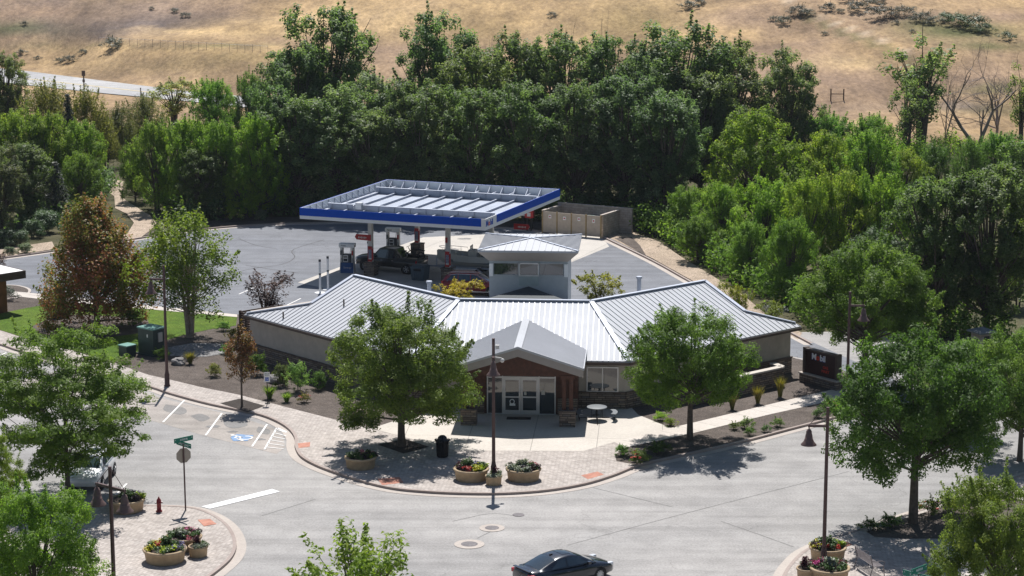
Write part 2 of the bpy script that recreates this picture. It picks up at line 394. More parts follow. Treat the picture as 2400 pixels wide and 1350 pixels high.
def hillcol(x, y, z):
    n1 = mnoise.fractal(Vector((x*.02, y*.012, 0)), .9, 2.1, 5); n2 = mnoise.fractal(Vector((x*.11, y*.05, 9)), .8, 2.1, 4)
    t = min(1, max(0, .5+n1*.85)); c = [GOLD[i]*(1-t)+PINK[i]*t for i in range(3)]
    px, py = proj(x, y, z)
    for (cx, cy, rx, ry, col, s) in PATCH:
        q = ((px-cx)/rx)**2+((py-cy+n2*9)/ry)**2
        if q < 2.6:
            w = min(1, s*1.25*math.exp(-q*.9))*min(1, max(0.35, 1.05+n2*.7)); c = [c[i]*(1-w)+col[i]*w for i in range(3)]
    # the bare trail running down the hill with a greener strip beside it
    tt = (px-1850)/230
    if -.3 < tt < 1.25:
        ly = 2+tt*105+6*math.sin(tt*5); e = py-ly
        if abs(e) < 6: w = .95*(1-abs(e)/6); c = [c[i]*(1-w)+TRAIL[i]*w for i in range(3)]
        elif 5 < e < 22 and tt > .15: w = .5; c = [c[i]*(1-w)+GRN[i]*w for i in range(3)]
    k = 1+n2*.36
    return (max(.02, c[0]*k), max(.02, c[1]*k), max(.02, c[2]*k), 1)
def make_terrain():
    xs = np.concatenate([np.arange(-700, -130, 30), np.arange(-130, 130, 1.6), np.arange(130, 720, 30)])
    ys = np.concatenate([np.arange(-120, 240, 20), np.arange(240, 470, 1.6), np.arange(470, 700, 8), np.arange(700, 1800, 60)])
    V = []; K = []
    for y in ys:
        for x in xs:
            z = hz(x, y); V.append((x, y, z)); K.append(hillcol(x, y, z) if 240 < y < 700 else (.24, .18, .11, 1))
    nx = len(xs); F_ = [(j*nx+i, j*nx+i+1, (j+1)*nx+i+1, (j+1)*nx+i) for j in range(len(ys)-1) for i in range(nx-1)]
    me = bpy.data.meshes.new("ground"); me.from_pydata(V, [], F_); me.update()
    at = me.color_attributes.new("albedo", 'FLOAT_COLOR', 'POINT'); at.data.foreach_set("color", np.array(K, dtype=np.float32).ravel())
    me.polygons.foreach_set("use_smooth", [True]*len(F_))
    m, t, p = newmat("dry_grass_ground"); P = pos(t)
    a = N(t, "ShaderNodeAttribute"); a.attribute_name = "albedo"
    mp = N(t, "ShaderNodeMapping"); t.links.new(P, mp.inputs[0]); mp.inputs["Scale"].default_value = (1, .45, 1)
    f1 = noise_(t, mp.outputs[0], .35, 6, .65); f2 = noise_(t, mp.outputs[0], 1.6, 4, .7)
    c = mix(t, .8, a.outputs["Color"], ramp(t, f1, [(.3, (.62, .62, .68, 1)), (.7, (1.3, 1.27, 1.2, 1))]), 'MULTIPLY')
    c = mix(t, .75, c, ramp(t, f2, [(.32, g(.66)), (.66, g(1.28))]), 'MULTIPLY')
    # flat land under the trees: leaf litter and soil
    sp = N(t, "ShaderNodeSeparateXYZ"); t.links.new(P, sp.inputs[0])
    mr = N(t, "ShaderNodeMapRange"); mr.inputs["From Min"].default_value = 244; mr.inputs["From Max"].default_value = 262; t.links.new(sp.outputs["Y"], mr.inputs["Value"])
    near = ramp(t, noise_(t, P, .4, 6), [(.35, (.05, .052, .028, 1)), (.65, (.12, .108, .065, 1))])
    c = mix(t, mr.outputs[0], near, c)
    t.links.new(c, p.inputs["Base Color"]); p.inputs["Roughness"].default_value = 1; p.inputs["Specular IOR Level"].default_value = .05
    bump(t, p, f2, .7, .35); me.materials.append(m)
    o = bpy.data.objects.new("ground", me); C.objects.link(o); tag(o, kind='structure')
make_terrain()

sheet("road", [(-75, 40), (95, 40), (95, 150), (40, 150), (-75, 143)], 0.0, ROAD, px=False)
LOTP = [(-260, 650), (-60, 614), (60, 597), (200, 577), (340, 556), (440, 541), (540, 531), (620, 526), (700, 523), (830, 521), (960, 523), (1080, 528), (1200, 535), (1265, 540), (1420, 553), (1530, 608), (1620, 658), (1700, 699), (1800, 749), (1900, 800), (2050, 868), (2150, 915), (2110, 960), (1990, 905), (1800, 820), (1250, 760), (560, 760), (-260, 720)]
sheet("parking_lot", LOTP, .006, LOT)
sheet("fuel_pad", [(698, 662), (850, 606), (992, 556), (1215, 546), (1268, 545), (1412, 556), (1428, 578), (1345, 612), (1230, 660), (1150, 705), (1000, 700), (830, 690)], .012, PAD)
sheet("parking_bay", [(150, 868), (300, 907), (395, 937), (560, 977), (640, 1003), (664, 1022), (668, 1048), (648, 1064), (590, 1049), (482, 1022), (382, 993), (200, 945), (20, 896)], .006, BAY)
sheet("far_road", [(-300, 128), (60, 166), (250, 190), (445, 214), (640, 232), (900, 252), (900, 275), (640, 258), (452, 238), (250, 219), (100, 203), (-300, 160)], .07, HWAY, pz=.07)
sheet("road_marking", [(60, 184), (450, 227), (450, 228.5), (60, 185.6)], .085, plain('centre_line', (.50, .42, .26), .8), pz=.04)
sheet("path", [(228, 432), (262, 420), (292, 425), (285, 462), (308, 478), (352, 505), (368, 524), (352, 540), (330, 556), (262, 566), (300, 545), (314, 522), (296, 500), (270, 488), (268, 460)], .02, DIRT)
sheet("path", [(-200, 640), (60, 594), (130, 583), (122, 566), (60, 575), (-200, 612)], .016, DIRT)
sheet("path", [(1395, 548), (1480, 543), (1545, 566), (1600, 604), (1660, 640), (1740, 690), (1800, 740), (1880, 780), (1870, 796), (1780, 742), (1620, 656), (1530, 606), (1425, 556)], .016, DIRT)
sheet("gravel_verge", [(330, 553), (440, 538), (540, 528), (700, 520), (960, 519), (1270, 538), (1270, 520), (960, 508), (700, 508), (520, 510), (380, 530)], .016, GRAVEL)
sheet("gravel_verge", [(1440, 558), (1480, 555), (1500, 575), (1515, 600)], .024, GRAVEL)
sheet("verge", [(2120, 790), (2110, 870), (2200, 935), (2600, 1040), (2900, 800), (2400, 690)], .016, LITTER)

KF = [(-120, 772), (0, 806), (45, 821), (200, 864), (350, 905), (395, 920), (480, 943), (560, 960), (610, 971), (648, 986), (676, 1004), (690, 1024), (691, 1045), (704, 1068), (740, 1089), (790, 1108), (850, 1127), (920, 1143), (1000, 1151), (1090, 1155), (1180, 1155), (1280, 1148), (1370, 1133), (1440, 1112), (1500, 1089), (1600, 1066), (1740, 1034), (1850, 1005), (1990, 968), (2035, 948), (2052, 925), (2044, 903)]
KL = [(-120, 1186), (0, 1184), (200, 1183), (330, 1183), (440, 1187), (494, 1202), (535, 1230), (554, 1268), (545, 1303), (505, 1340), (440, 1385), (340, 1450), (240, 1520)]
KR = [(1760, 1500), (1812, 1405), (1832, 1352), (1850, 1322), (1886, 1288), (1950, 1260), (2015, 1239), (2120, 1206), (2250, 1162), (2400, 1110), (2650, 1030)]
def kerb(pts, side, block, mat_top):
    line = smooth_line([G2(x, y, SZ) for x, y in pts], 5)
    inner = offset(line, .17*side); gut = offset(line, -.46*side)
    mb = MB(); strip(mb, line, inner, SZ+.006, SZ+.006); strip(mb, line, line, -.02, SZ+.006)
    tag(mb.build("kerb", KERB, uv=False), kind='structure')
    mb = MB(); strip(mb, offset(line, -.002*side), gut, .012, .014); tag(mb.build("gutter", CONC, uv=False), kind='structure')
    if block:
        mb = MB(); mb.face(*[(p.x, p.y, SZ-.008) for p in offset(line, .05*side)]+[(*G2(x, y, SZ), SZ-.008) for x, y in block])
        tag(mb.build(mat_top[0], mat_top[1], uv=False), kind='structure')
    return offset(line, .16*side)
inF = kerb(KF, 1, [(2010, 888), (1960, 860), (1865, 840), (1780, 800), (1700, 748), (1560, 712), (1400, 712), (1250, 705), (1000, 712), (840, 702), (730, 716), (620, 731), (560, 737), (300, 711), (110, 690), (35, 683), (-120, 673)], ("gravel_bed", GRAVEL))
inL = kerb(KL, -1, [(-120, 1530)], ("pavement", PAVER))
inR = kerb(KR, -1, [(2650, 1500)], ("pavement", PAVER))
def sheet2(name, head, tail, z, m):                             # outline = ready world points + photo points
    mb = MB(); mb.face(*[(p.x, p.y, z) for p in head]+[(*G2(x, y, SZ), z) for x, y in tail]); tag(mb.build(name, m, uv=False), kind='structure')
cutF = [p for p in inF if p.x < G(1492, 1090).x and p.x > -60]
sheet2("pavement", cutF, [(1490, 1089), (1445, 1081), (1441, 1066), (1466, 1049), (1440, 1036), (1368, 1057), (1070, 1056), (870, 1004), (760, 977), (640, 946), (560, 925), (470, 907), (400, 890), (350, 879), (260, 848), (170, 822), (50, 790), (0, 774), (-120, 748)], SZ, PAVER)
def top(name, pts, z, m): return sheet(name, pts, SZ+z, m)
top("plaza", [(870, 1004), (935, 983), (1060, 950), (1075, 915), (1350, 915), (1478, 953), (1496, 972), (1572, 1003), (1440, 1036), (1368, 1057), (1070, 1056)], .005, PLAZA)
top("pavement", [(1440, 1036), (1572, 1003), (1860, 934), (2005, 900), (2042, 908), (2040, 925), (1985, 931), (1800, 972), (1620, 1016), (1466, 1049)], .006, WALK)
o = top("lawn", [(-150, 712), (0, 735), (60, 722), (120, 712), (200, 712), (400, 726), (556, 741), (553, 763), (500, 770), (430, 785), (380, 800), (320, 825), (275, 848), (170, 820), (50, 789), (0, 773), (-150, 738)], .004, LAWN); o['kind'] = 'stuff'
top("gravel_bed", [(75, 765), (110, 748), (170, 737), (250, 740), (345, 748), (352, 764), (320, 782), (240, 792), (140, 790), (90, 780)], .01, GRAVEL)
top("pavement", [(35, 683), (110, 690), (300, 711), (556, 737), (556, 743), (300, 720), (105, 702), (20, 692)], .012, WALK)
top("pebble_bed", [(388, 815), (450, 804), (540, 806), (548, 826), (480, 836), (400, 834)], .008, PEBBLE)
for q in ([(885, 1042), (948, 1028), (1006, 1047), (946, 1063)], [(516, 945), (562, 934), (621, 951), (580, 966)]): top("tree_pit", q, .009, PIT)
top("gravel_bed", [(2030, 1246), (2100, 1222), (2200, 1190), (2330, 1150), (2420, 1180), (2380, 1235), (2250, 1262), (2120, 1262), (2050, 1258)], .006, GRAVEL)
top("walk_slab", [(2185, 1285), (2235, 1278), (2400, 1400), (2260, 1400)], .006, WALK)
for q in ([(698, 1039), (727, 1036), (726, 1047), (700, 1050)], [(884, 1122), (936, 1118), (946, 1131), (896, 1137)], [(1362, 1114), (1400, 1105), (1416, 1112), (1378, 1123)],
          [(463, 1218), (492, 1216), (508, 1228), (478, 1233)], [(1952, 1278), (1985, 1269), (1998, 1276), (1965, 1288)]): top("tactile_paving", q, .007, RAMPB)
# kiosk island at the far left of the lot
isl = smooth_line([G2(*p, .1) for p in [(-80, 668), (20, 668), (52, 671), (72, 679), (66, 690), (35, 699), (-80, 708)]], 4)
mb = MB(); strip(mb, isl, offset(isl, -.2), .13, .13); strip(mb, isl, isl, 0, .13); tag(mb.build("kerb", CONC, uv=False), kind='structure')
mb = MB(); mb.face(*[(p.x, p.y, .118) for p in isl]); tag(mb.build("gravel_bed", GRAVEL, uv=False), kind='structure')
# back kerbs of the lot
for pts in ([(-260, 648), (-60, 613), (60, 596), (200, 576), (340, 555), (440, 540), (540, 530), (620, 525), (700, 522), (830, 520), (960, 522), (1080, 527), (1200, 534), (1266, 540)],
            [(1414, 556), (1424, 560), (1530, 611), (1620, 661), (1700, 702), (1800, 752), (1900, 804)]): kerb(pts, 1, None, None)
# kerb round the monument-sign bed
line = smooth_line([G2(*p, SZ) for p in [(1855, 836), (1900, 845), (1960, 860), (2012, 889), (2040, 905)]], 4)
mb = MB(); strip(mb, line, offset(line, -.18), SZ+.01, SZ+.01); tag(mb.build("kerb", CONC, uv=False), kind='structure')

# ---- road markings
def mark(name, pts, z=.022, m=None): return sheet(name, pts, z, m or MARK)
mark("road_marking", [(472, 1187), (638, 1146), (656, 1152), (492, 1192)], .02, WHITEP)
def line_px(a, b, w, z=.02):
    A, B = G(*a), G(*b); d = (B-A).normalized(); n = Vector((-d.y, d.x, 0))*w/2
    sheet("road_marking", [(A+n).to_tuple()[:2], (B+n).to_tuple()[:2], (B-n).to_tuple()[:2], (A-n).to_tuple()[:2]], z, MARK, px=False)
for a, b in [((432, 939), (382, 990)), ((520, 969), (482, 1021)), ((626, 995), (591, 1047)), ((649, 1003), (620, 1054)), ((649, 1003), (672, 1013)), ((297, 1134), (270, 1162)),
             ((325, 903), (262, 955)), ((15, 826), (0, 836)), ((672, 716), (705, 700)), ((560, 690), (600, 672)), ((410, 715), (450, 690))]: line_px(a, b, .11)
for k in range(6):
    t = (k+.3)/6; line_px((648-28*t-1, 1004+50*t), (672-8*t, 1012+46*t), .09)
def wheelchair(prefix, center, ax, ay, s, m, z):                 # wheel ring, body and head strokes of the access symbol, flat on the road
    mb = MB(); c0 = Vector((center.x, center.y, 0)); n = 18
    def P(u, v): q = c0+ax*u*s+ay*v*s; return (q.x, q.y, z)
    for k in range(n):
        a, b = PI*.75+1.5*PI*k/n, PI*.75+1.5*PI*(k+1)/n
        mb.face(P(.34*math.cos(a)-.05, .34*math.sin(a)-.2), P(.34*math.cos(b)-.05, .34*math.sin(b)-.2), P(.25*math.cos(b)-.05, .25*math.sin(b)-.2), P(.25*math.cos(a)-.05, .25*math.sin(a)-.2))
    for (a, b) in (((-.08, .45), (-.02, -.05)), ((-.05, 0), (.3, 0)), ((.28, .02), (.42, -.45)), ((-.05, .25), (.22, .22))):
        A, B = Vector(a), Vector(b); d = (B-A).normalized(); nn = Vector((-d.y, d.x))*.05
        mb.face(P(*(A+nn)), P(*(B+nn)), P(*(B-nn)), P(*(A-nn)))
    mb.face(*[P(-.09+.1*math.cos(2*PI*k/10), .6+.1*math.sin(2*PI*k/10)) for k in range(10)])
    return mb
cc = G(566, 1026); sq = [G(540, 1025), G(556, 1018), G(595, 1021), G(580, 1034), G(546, 1034)]
sheet("road_marking", [p.to_tuple()[:2] for p in sq], .02, BLUEH, px=False)
ax_ = (G(590, 1030)-G(545, 1022)).normalized(); ay_ = Vector((-ax_.y, ax_.x, 0))
tag(wheelchair("road_marking", cc, ay_*-1, ax_*-1, 1.25, MARK, .026).build("road_marking", MARK, uv=False), kind='structure')
# ---- tyre scuffs and seams worn into the paving
SCUFF = plain('tyre_scuff', (.085, .085, .09), .9, 0, .4, 2); SEAL = plain('crack_sealant', (.16, .155, .15), .8, 0, .4, 2)
def scuff(pts, w, z, m, nm):
    l = smooth_line([G2(*p) for p in pts], 8); a = MB(); strip(a, offset(l, w/2), offset(l, -w/2), z, z); tag(a.build(nm, m, uv=False), kind='structure')
for pts in ([(500, 655), (580, 632), (660, 620), (690, 604), (684, 590), (700, 580), (760, 562)], [(575, 622), (640, 632), (700, 640)], [(560, 560), (600, 575), (650, 584)]): scuff(pts, .09, .0125, SCUFF, "tyre_mark")
for pts in ([(1390, 1143), (1480, 1165), (1575, 1188)], [(1690, 1222), (1760, 1246), (1860, 1282)], [(1330, 1278), (1600, 1205), (1990, 1105)], [(370, 1208), (440, 1196)], [(1060, 1222), (1150, 1204), (1215, 1210)], [(1118, 1262), (1150, 1246)], [(610, 1210), (740, 1170)]): scuff(pts, .05, .006, SEAL, "pavement_seam")
PATCHM = asphalt('asphalt_repair', (.20, .195, .19, 1), (.245, .235, .225, 1), .2, (-.75, 0)); STAIN = plain('oil_stain', (.195, .19, .186), .85, 0, .3, 3)
for q in ([(388, 948), (428, 955), (438, 966), (420, 972), (384, 962)], [(522, 984), (566, 985), (580, 997), (548, 1004), (528, 998)], [(606, 1000), (632, 1008), (628, 1018), (602, 1012)], [(446, 975), (470, 970), (492, 980), (470, 988)]):
    l = smooth_line([G2(*p) for p in q+q[:1]], 4)[:-1]; a = MB(); a.face(*[(p.x, p.y, .0125) for p in l]); tag(a.build("asphalt_patch", PATCHM, uv=False), kind='structure')
for (px, py, r) in ((500, 1000, .28), (545, 1012, .2), (610, 1030, .18), (1060, 585, .5), (1090, 560, .4)):
    c0 = G(px, py); a = MB(); n = 14; a.face(*[(c0.x+r*(1+.35*math.sin(3*k+px))*math.cos(2*PI*k/n)*1.5, c0.y+r*(1+.3*math.cos(2*k+py))*math.sin(2*PI*k/n), .0155) for k in range(n)]); tag(a.build("oil_stain", STAIN, uv=False), kind='structure')
# ---- manholes and valve cover set in the road
for i, (px, py, r, lab) in enumerate([(1153, 1238, .62, "round iron manhole cover in a pale concrete collar, farther of the two in the crossing"), (1100, 1276, .72, "round iron manhole cover in a pale concrete collar, nearer of the two in the crossing")]):
    p = G(px, py); t = thing("manhole", lab, "manhole", (p.x, p.y, 0), 0, "manholes in the crossing")
    mb = MB(); mb.lathe([(r, .0), (r, .022), (r*.56, .024)], 28, smooth=False); mb.build("collar", CONC, t)
    mb = MB(); mb.lathe([(r*.55, .02), (r*.55, .03), (r*.2, .032), (0.001, .032)], 28, smooth=False); mb.build("lid", MANH, t)
p = G(1215, 1207); mb = MB(); mb.lathe([(.3, 0), (.3, .018), (.001, .02)], 16, smooth=False); o = mb.build("valve_cover", MANH); o.location = (p.x, p.y, 0)
tag(o, "small dark round valve cover beyond the two manholes", "valve cover")

# ================================================================== THE STORE
OX, OY, ORZ = .78, 132.45, R_(-3.8)
def loc(px, py, z=None, Y=None):                                 # photo pixel -> store coordinates
    p = G(px, py, z) if z is not None else AtY(px, py, Y)
    d = p-Vector((OX, OY, 0)); return Vector((d.x*math.cos(ORZ)+d.y*math.sin(ORZ), -d.x*math.sin(ORZ)+d.y*math.cos(ORZ), p.z))
S = thing("store_building", "low tan roadside store with bright metal roofs, square lantern tower and gabled entrance porch", "store", (OX, OY, SZ-.02), ORZ)
ZR, SL = 5.5-SZ, .405                                            # ridge height, roof slope
dW = 5.85; ZE = ZR-SL*dW
q = math.sqrt(.5); h22 = math.tan(R_(22.5))
A0, B0 = Vector((-4.03, 0)), Vector((4.03, 0))
def planeR(side, p): # distance downhill from wing ridge
    rd = Vector((side*q, q)); nn = Vector((side*q, -q)); o_ = B0 if side > 0 else A0
    d = Vector(p)-o_; return d.dot(rd), d.dot(nn)
def on_wing(side, s, d): 
    o_ = B0 if side > 0 else A0; p = o_+Vector((side*q, q))*s+Vector((side*q, -q))*d; return Vector((p.x, p.y, ZR-SL*d))
def px_on_wing(side, px, py):
    z = 4.0
    for i in range(30):
        p = loc(px, py, z); s_, d_ = planeR(side, (p.x, p.y)); z += (ZR+SZ-SL*d_-z)*.6
    return planeR(side, (p.x, p.y))
def seams(mb, o_, rd, nn, slope, poly, spacing, w=.035, h=.05, zr=ZR, start=.15):
    """ribs running downhill: poly in (s along ridge, d downhill)"""
    s0 = min(p[0] for p in poly); s1 = max(p[0] for p in poly); s_ = s0+start
    N3 = Vector((nn.x*slope, nn.y*slope, 1)).normalized()
    while s_ < s1-.05:
        xs = []
        for i in range(len(poly)):
            (a, b), (c_, d) = poly[i], poly[(i+1) % len(poly)]
            if (a-s_)*(c_-s_) < 0: xs.append(b+(d-b)*(s_-a)/(c_-a))
        xs.sort()
        for a, b in zip(xs[::2], xs[1::2]):
            if b-a > .1:
                P = lambda d: Vector((o_.x+rd.x*s_+nn.x*d, o_.y+rd.y*s_+nn.y*d, zr-slope*d))
                A, B = P(a+.02), P(b-.01); mb.frame_box(A, (B-A).normalized(), Vector((rd.x, rd.y, 0)), N3, (0, (B-A).length), (-w/2, w/2), (.0, h))
        s_ += spacing
roof = MB(); seam = MB(); cap = MB()
TH_ = Vector((0, 0, -.10))
# centre front slope
cpoly = [(-4.03, 0), (4.03, 0), (4.03+dW*h22, dW), (-4.03-dW*h22, dW)]
roof.slab([(a, -d, ZR-SL*d) for a, d in cpoly], TH_); seams(seam, Vector((0, 0)), Vector((1, 0)), Vector((0, -1)), SL, cpoly, .33, .05, .03)
# centre back slope
bpoly = [(-4.03, 0), (4.03, 0), (4.03-dW*h22, dW), (-4.03+dW*h22, dW)]
roof.slab([(a, d, ZR-SL*d) for a, d in bpoly], TH_)
WP = {}
for side, end, kink, corner in ((1, (1650, 657), (1758, 727), (1864, 757)), (-1, (830, 645), (716, 708), (568, 741))):
    es, _ = px_on_wing(side, *end); ks = px_on_wing(side, *kink); cs = px_on_wing(side, *corner)
    cs = (cs[0], min(cs[1], dW-.1)); o_ = B0 if side > 0 else A0
    poly = [(0, 0), (es, 0), (es, ks[1]), cs, (cs[0]+.15, dW), (-dW*h22, dW)]
    WP[side] = (es, ks, cs)
    roof.slab([on_wing(side, s_, d) for s_, d in poly], TH_); seams(seam, o_, Vector((side*q, q)), Vector((side*q, -q)), SL, poly, .41, .028, .035)
    bp = [(0, 0), (es, 0), (es, -dW), (dW*h22, -dW)]
    roof.slab([(on_wing(side, s_, d).x, on_wing(side, s_, d).y, ZR-SL*abs(d)) for s_, d in bp], TH_)
    # ridge, rake and hip caps
    for a, b in (((0, 0), (es, 0)), ((es, 0), (es, ks[1])), ((es, ks[1]), cs)):
        P1, P2 = on_wing(side, *a), on_wing(side, *b); cap.beam(P1+Vector((0, 0, .05)), P2+Vector((0, 0, .05)), .26, .07)
    P1, P2 = on_wing(side, 0, 0), on_wing(side, -dW*h22, dW); cap.beam(P1+Vector((0, 0, .05)), P2+Vector((0, 0, .05)), .3, .05)
cap.beam((-4.05, 0, ZR+.05), (4.05, 0, ZR+.05), .26, .07)
rf = roof.build("roof", ROOFM, S); seam.build("roof_seams", SEAMM, rf); cap.build("ridge_cap", GALV, rf)
# gutters / fascia boards under the eaves
fas = MB()
eL, eR = Vector((-4.03-dW*h22, -dW)), Vector((4.03+dW*h22, -dW))
fas.beam((eL.x, eL.y-.02, ZE-.16), (eR.x, eR.y-.02, ZE-.16), .1, .16)
for side in (1, -1):
    es, ks, cs = WP[side]; a, b = on_wing(side, -dW*h22, dW+.02), on_wing(side, cs[0]+.15, dW+.02)
    fas.beam(a+Vector((0, 0, -.15)), b+Vector((0, 0, -.15)), .1, .16)
fas.build("gutter", BROWNT, S)
pipe = MB()
for px, py, side in ((664, 745, -1), (806, 716, -1)):
    s_, d_ = px_on_wing(side, px, py); p = on_wing(side, s_, d_); pipe = MB(); pipe.tube([p, p+Vector((0, 0, .42))], .05, 7); pipe.build("vent_pipe", BROWNT, S)
# walls: a closed shell a little inside the eaves
ins = .5; dw = dW-ins
def wing_pt(side, s_, d): p = on_wing(side, s_, d); return Vector((p.x, p.y))
wl_end = planeR(-1, loc(604, 770, Y=140.6).to_2d())[0]; wr_end = WP[1][2][0]-.25
fl, fr = wing_pt(-1, -dw*h22, dw), wing_pt(1, -dw*h22, dw)
wle, wre = wing_pt(-1, wl_end, dw), wing_pt(1, wr_end, dw)
foot = [fl, fr, wre, wing_pt(1, wr_end, -dw), wing_pt(1, dw*h22, -dw), wing_pt(-1, dw*h22, -dw), wing_pt(-1, wl_end, -dw), wle]
ZW = ZE-.05
wall = MB(); wall.prism([(p.x, p.y) for p in foot], 0, ZW+.18)
w_ = wall.build("wall", STUCCO, S)
def onwall(mb, p, qq, s0, s1, z0, z1, off=.0, th=.06):
    d = (qq-p).normalized(); n = Vector((d.y, -d.x))
    mb.frame_box((p.x, p.y, 0), (d.x, d.y, 0), (n.x, n.y, 0), (0, 0, 1), (s0, s1), (off, off+th), (z0, z1))
st = MB(); led = MB()
for p, qq in ((wle, fl), (fl, fr), (fr, wre)):
    L = (qq-p).length; onwall(st, p, qq, -.06 if p is wle else 0, L+(.06 if qq is wre else 0), 0, .98, 0, .09); onwall(led, p, qq, -.1 if p is wle else 0, L+(.1 if qq is wre else 0), .98, 1.05, 0, .13)
onwall(st, wre, foot[3], 0, 6, 0, .98, 0, .09)
st.build("stone_base", STONE, S); led.build("stone_ledge", BROWNT, S)
def window(p, qq, s0, s1, z0, z1, mull=1, name="window"):
    fr_ = MB(); f_ = .07
    for (a, b, c_, d) in ((s0, s1, z0, z0+f_), (s0, s1, z1-f_, z1), (s0, s0+f_, z0+f_, z1-f_), (s1-f_, s1, z0+f_, z1-f_)): onwall(fr_, p, qq, a, b, c_, d, .01, .06)
    for k in range(mull):
        m_ = s0+(s1-s0)*(k+1)/(mull+1); onwall(fr_, p, qq, m_-.025, m_+.025, z0+f_, z1-f_, .01, .055)
    w = fr_.build(name, BROWNT if mull == 0 else ALU, S); gl = MB(); onwall(gl, p, qq, s0+.02, s1-.02, z0+.02, z1-.02, .0, .03); gl.build("pane", GLASSB, w); return w
xw0, xw1 = loc(1375, 900, Y=127.2).x-fl.x, loc(1450, 900, Y=127.2).x-fl.x
window(fl, fr, xw0, xw1, 1.02, 2.55)
L = (fl-wle).length; window(wle, fl, L-4.6, L-3.3, 1.08, 2.45, 0); window(wle, fl, L-2.2, L-1.0, 1.08, 2.45, 0)
window(fr, wre, 1.0, 2.3, 1.08, 2.45, 0)
dr = MB(); s_ = planeR(1, loc(1722, 880, Y=131.5).to_2d())[0]+dw*h22; onwall(dr, fr, wre, s_-.55, s_+.5, 0, 2.15, .0, .05); d_ = dr.build("door", WOODD, S)
hd = MB(); onwall(hd, fr, wre, s_+.35, s_+.42, .95, 1.1, .05, .08); hd.build("handle", ALU, d_)
eb = MB(); onwall(eb, fr, wre, s_+2.3, s_+2.6, .95, 1.55, .02, .16); eb.build("meter_box", GALV, S)
# slatted screen enclosure under the left roof corner
sle = planeR(-1, loc(556, 770, Y=141).to_2d())[0]
sl0 = wing_pt(-1, sle, dw-.05); sc_ = MB(); po = MB(); L2 = (wle-sl0).length
for k in range(13):
    z = .95+k*.155
    onwall(sc_, sl0, wle, .02, L2-.05, z, z+.1, 0, .05)
    if k < 13: onwall(sc_, wing_pt(-1, sle, dw-3.5), sl0, .02, 3.4, z, z+.1, 0, .05)
onwall(po, sl0, wle, 0, .12, 0, 2.98, -.05, .14); onwall(po, sl0, wle, L2*.55, L2*.55+.1, .9, 2.98, -.05, .12)
scr = sc_.build("slat_screen", WOODB, S); po.build("screen_post", WOODB, scr)
bk = MB(); onwall(bk, sl0, wle, .1, L2, 0, .9, -.02, .1); bk.build("stone_base", STONE, S)
ib = MB(); onwall(ib, wing_pt(-1, sle-.05, dw-1.6), wing_pt(-1, wl_end, dw-1.6), 0, L2, .05, 2.9, 0, .05); ib.build("screen_backing", WOODB, scr)

# ---- entrance porch
ac = .2; bv, bp_ = -6.95, -9.9
zap, zev, hw = 4.75-SZ, 3.56-SZ, 3.72
psl = (zap-zev)/hw
vb = MB(); vb.prism([(ac-3.3, bv), (ac+3.3, bv), (ac+3.3, -5.2), (ac-3.3, -5.2)], 0, 2.95); vb.add([(ac-3.3, bv, 2.95), (ac+3.3, bv, 2.95), (ac, bv, 2.95+3.3*psl)], [(0, 1, 2)])
vb.build("porch_wall", WOODD, S)
tr = MB()
tr.box(ac, bv-.05, 2.88, 6.5, .1, .3); tr.box(ac, bv-.05, 3.35, .28, .12, .75)
for sx in (-1, 1):
    tr.box(ac+sx*2.55, bv-.04, 1.9, 1.0, .08, 1.75)
    for k in range(5): tr.box(ac+sx*(2.2+k*.2), bv-.09, 1.95, .03, .02, 1.8)
tr.build("wood_trim", WOODD, S)
for sx in (-1, 1):
    sb = MB(); sb.box(ac+sx*2.72, bv-.06, .5, 1.15, .14, 1.0); sb.build("stone_base", STONE, S)
lt = MB(); lt.lathe([(.001, .0), (.05, .02), (.05, .22), (.001, .24)], 8, ac, bv-.2, 3.22); lt.box(ac, bv-.14, 3.34, .06, .08, .06); lt.build("wall_lamp", OFFW, S)
# storefront glazing
sf = MB(); x0, x1 = loc(1141, 900, Y=125.5).x, loc(1303, 900, Y=125.5).x; d0, d1 = loc(1180, 900, Y=125.5).x, loc(1262, 900, Y=125.5).x
zt, zd = 2.66, 2.2; yb = bv-.09
def bar(mb, a, b, z0, z1, y=yb, th=.1): mb.box((a+b)/2, y, (z0+z1)/2, b-a, th, z1-z0)
for a, b, z0, z1 in ((x0, x1, zt-.06, zt), (x0, x0+.07, 0, zt-.06), (x1-.07, x1, 0, zt-.06), (x0+.07, x1-.07, zd, zd+.08), (d0-.08, d0, 0, zd), (d1, d1+.08, 0, zd), (x0+.07, d0-.08, 0, .08), (d1+.08, x1-.07, 0, .08), (d0-.08, d0-.02, zd+.08, zt-.06), (d1+.02, d1+.08, zd+.08, zt-.06)): bar(sf, a, b, z0, z1)
sfo = sf.build("storefront_frame", ALU, S)
gl = MB(); bar(gl, x0+.02, d0-.02, .02, zd, yb+.01, .03); bar(gl, d1+.02, x1-.02, .02, zd, yb+.01, .03); bar(gl, x0+.02, x1-.02, zd+.03, zt-.02, yb+.01, .03); gl.build("pane", GLASSB, sfo)
dm = (d0+d1)/2
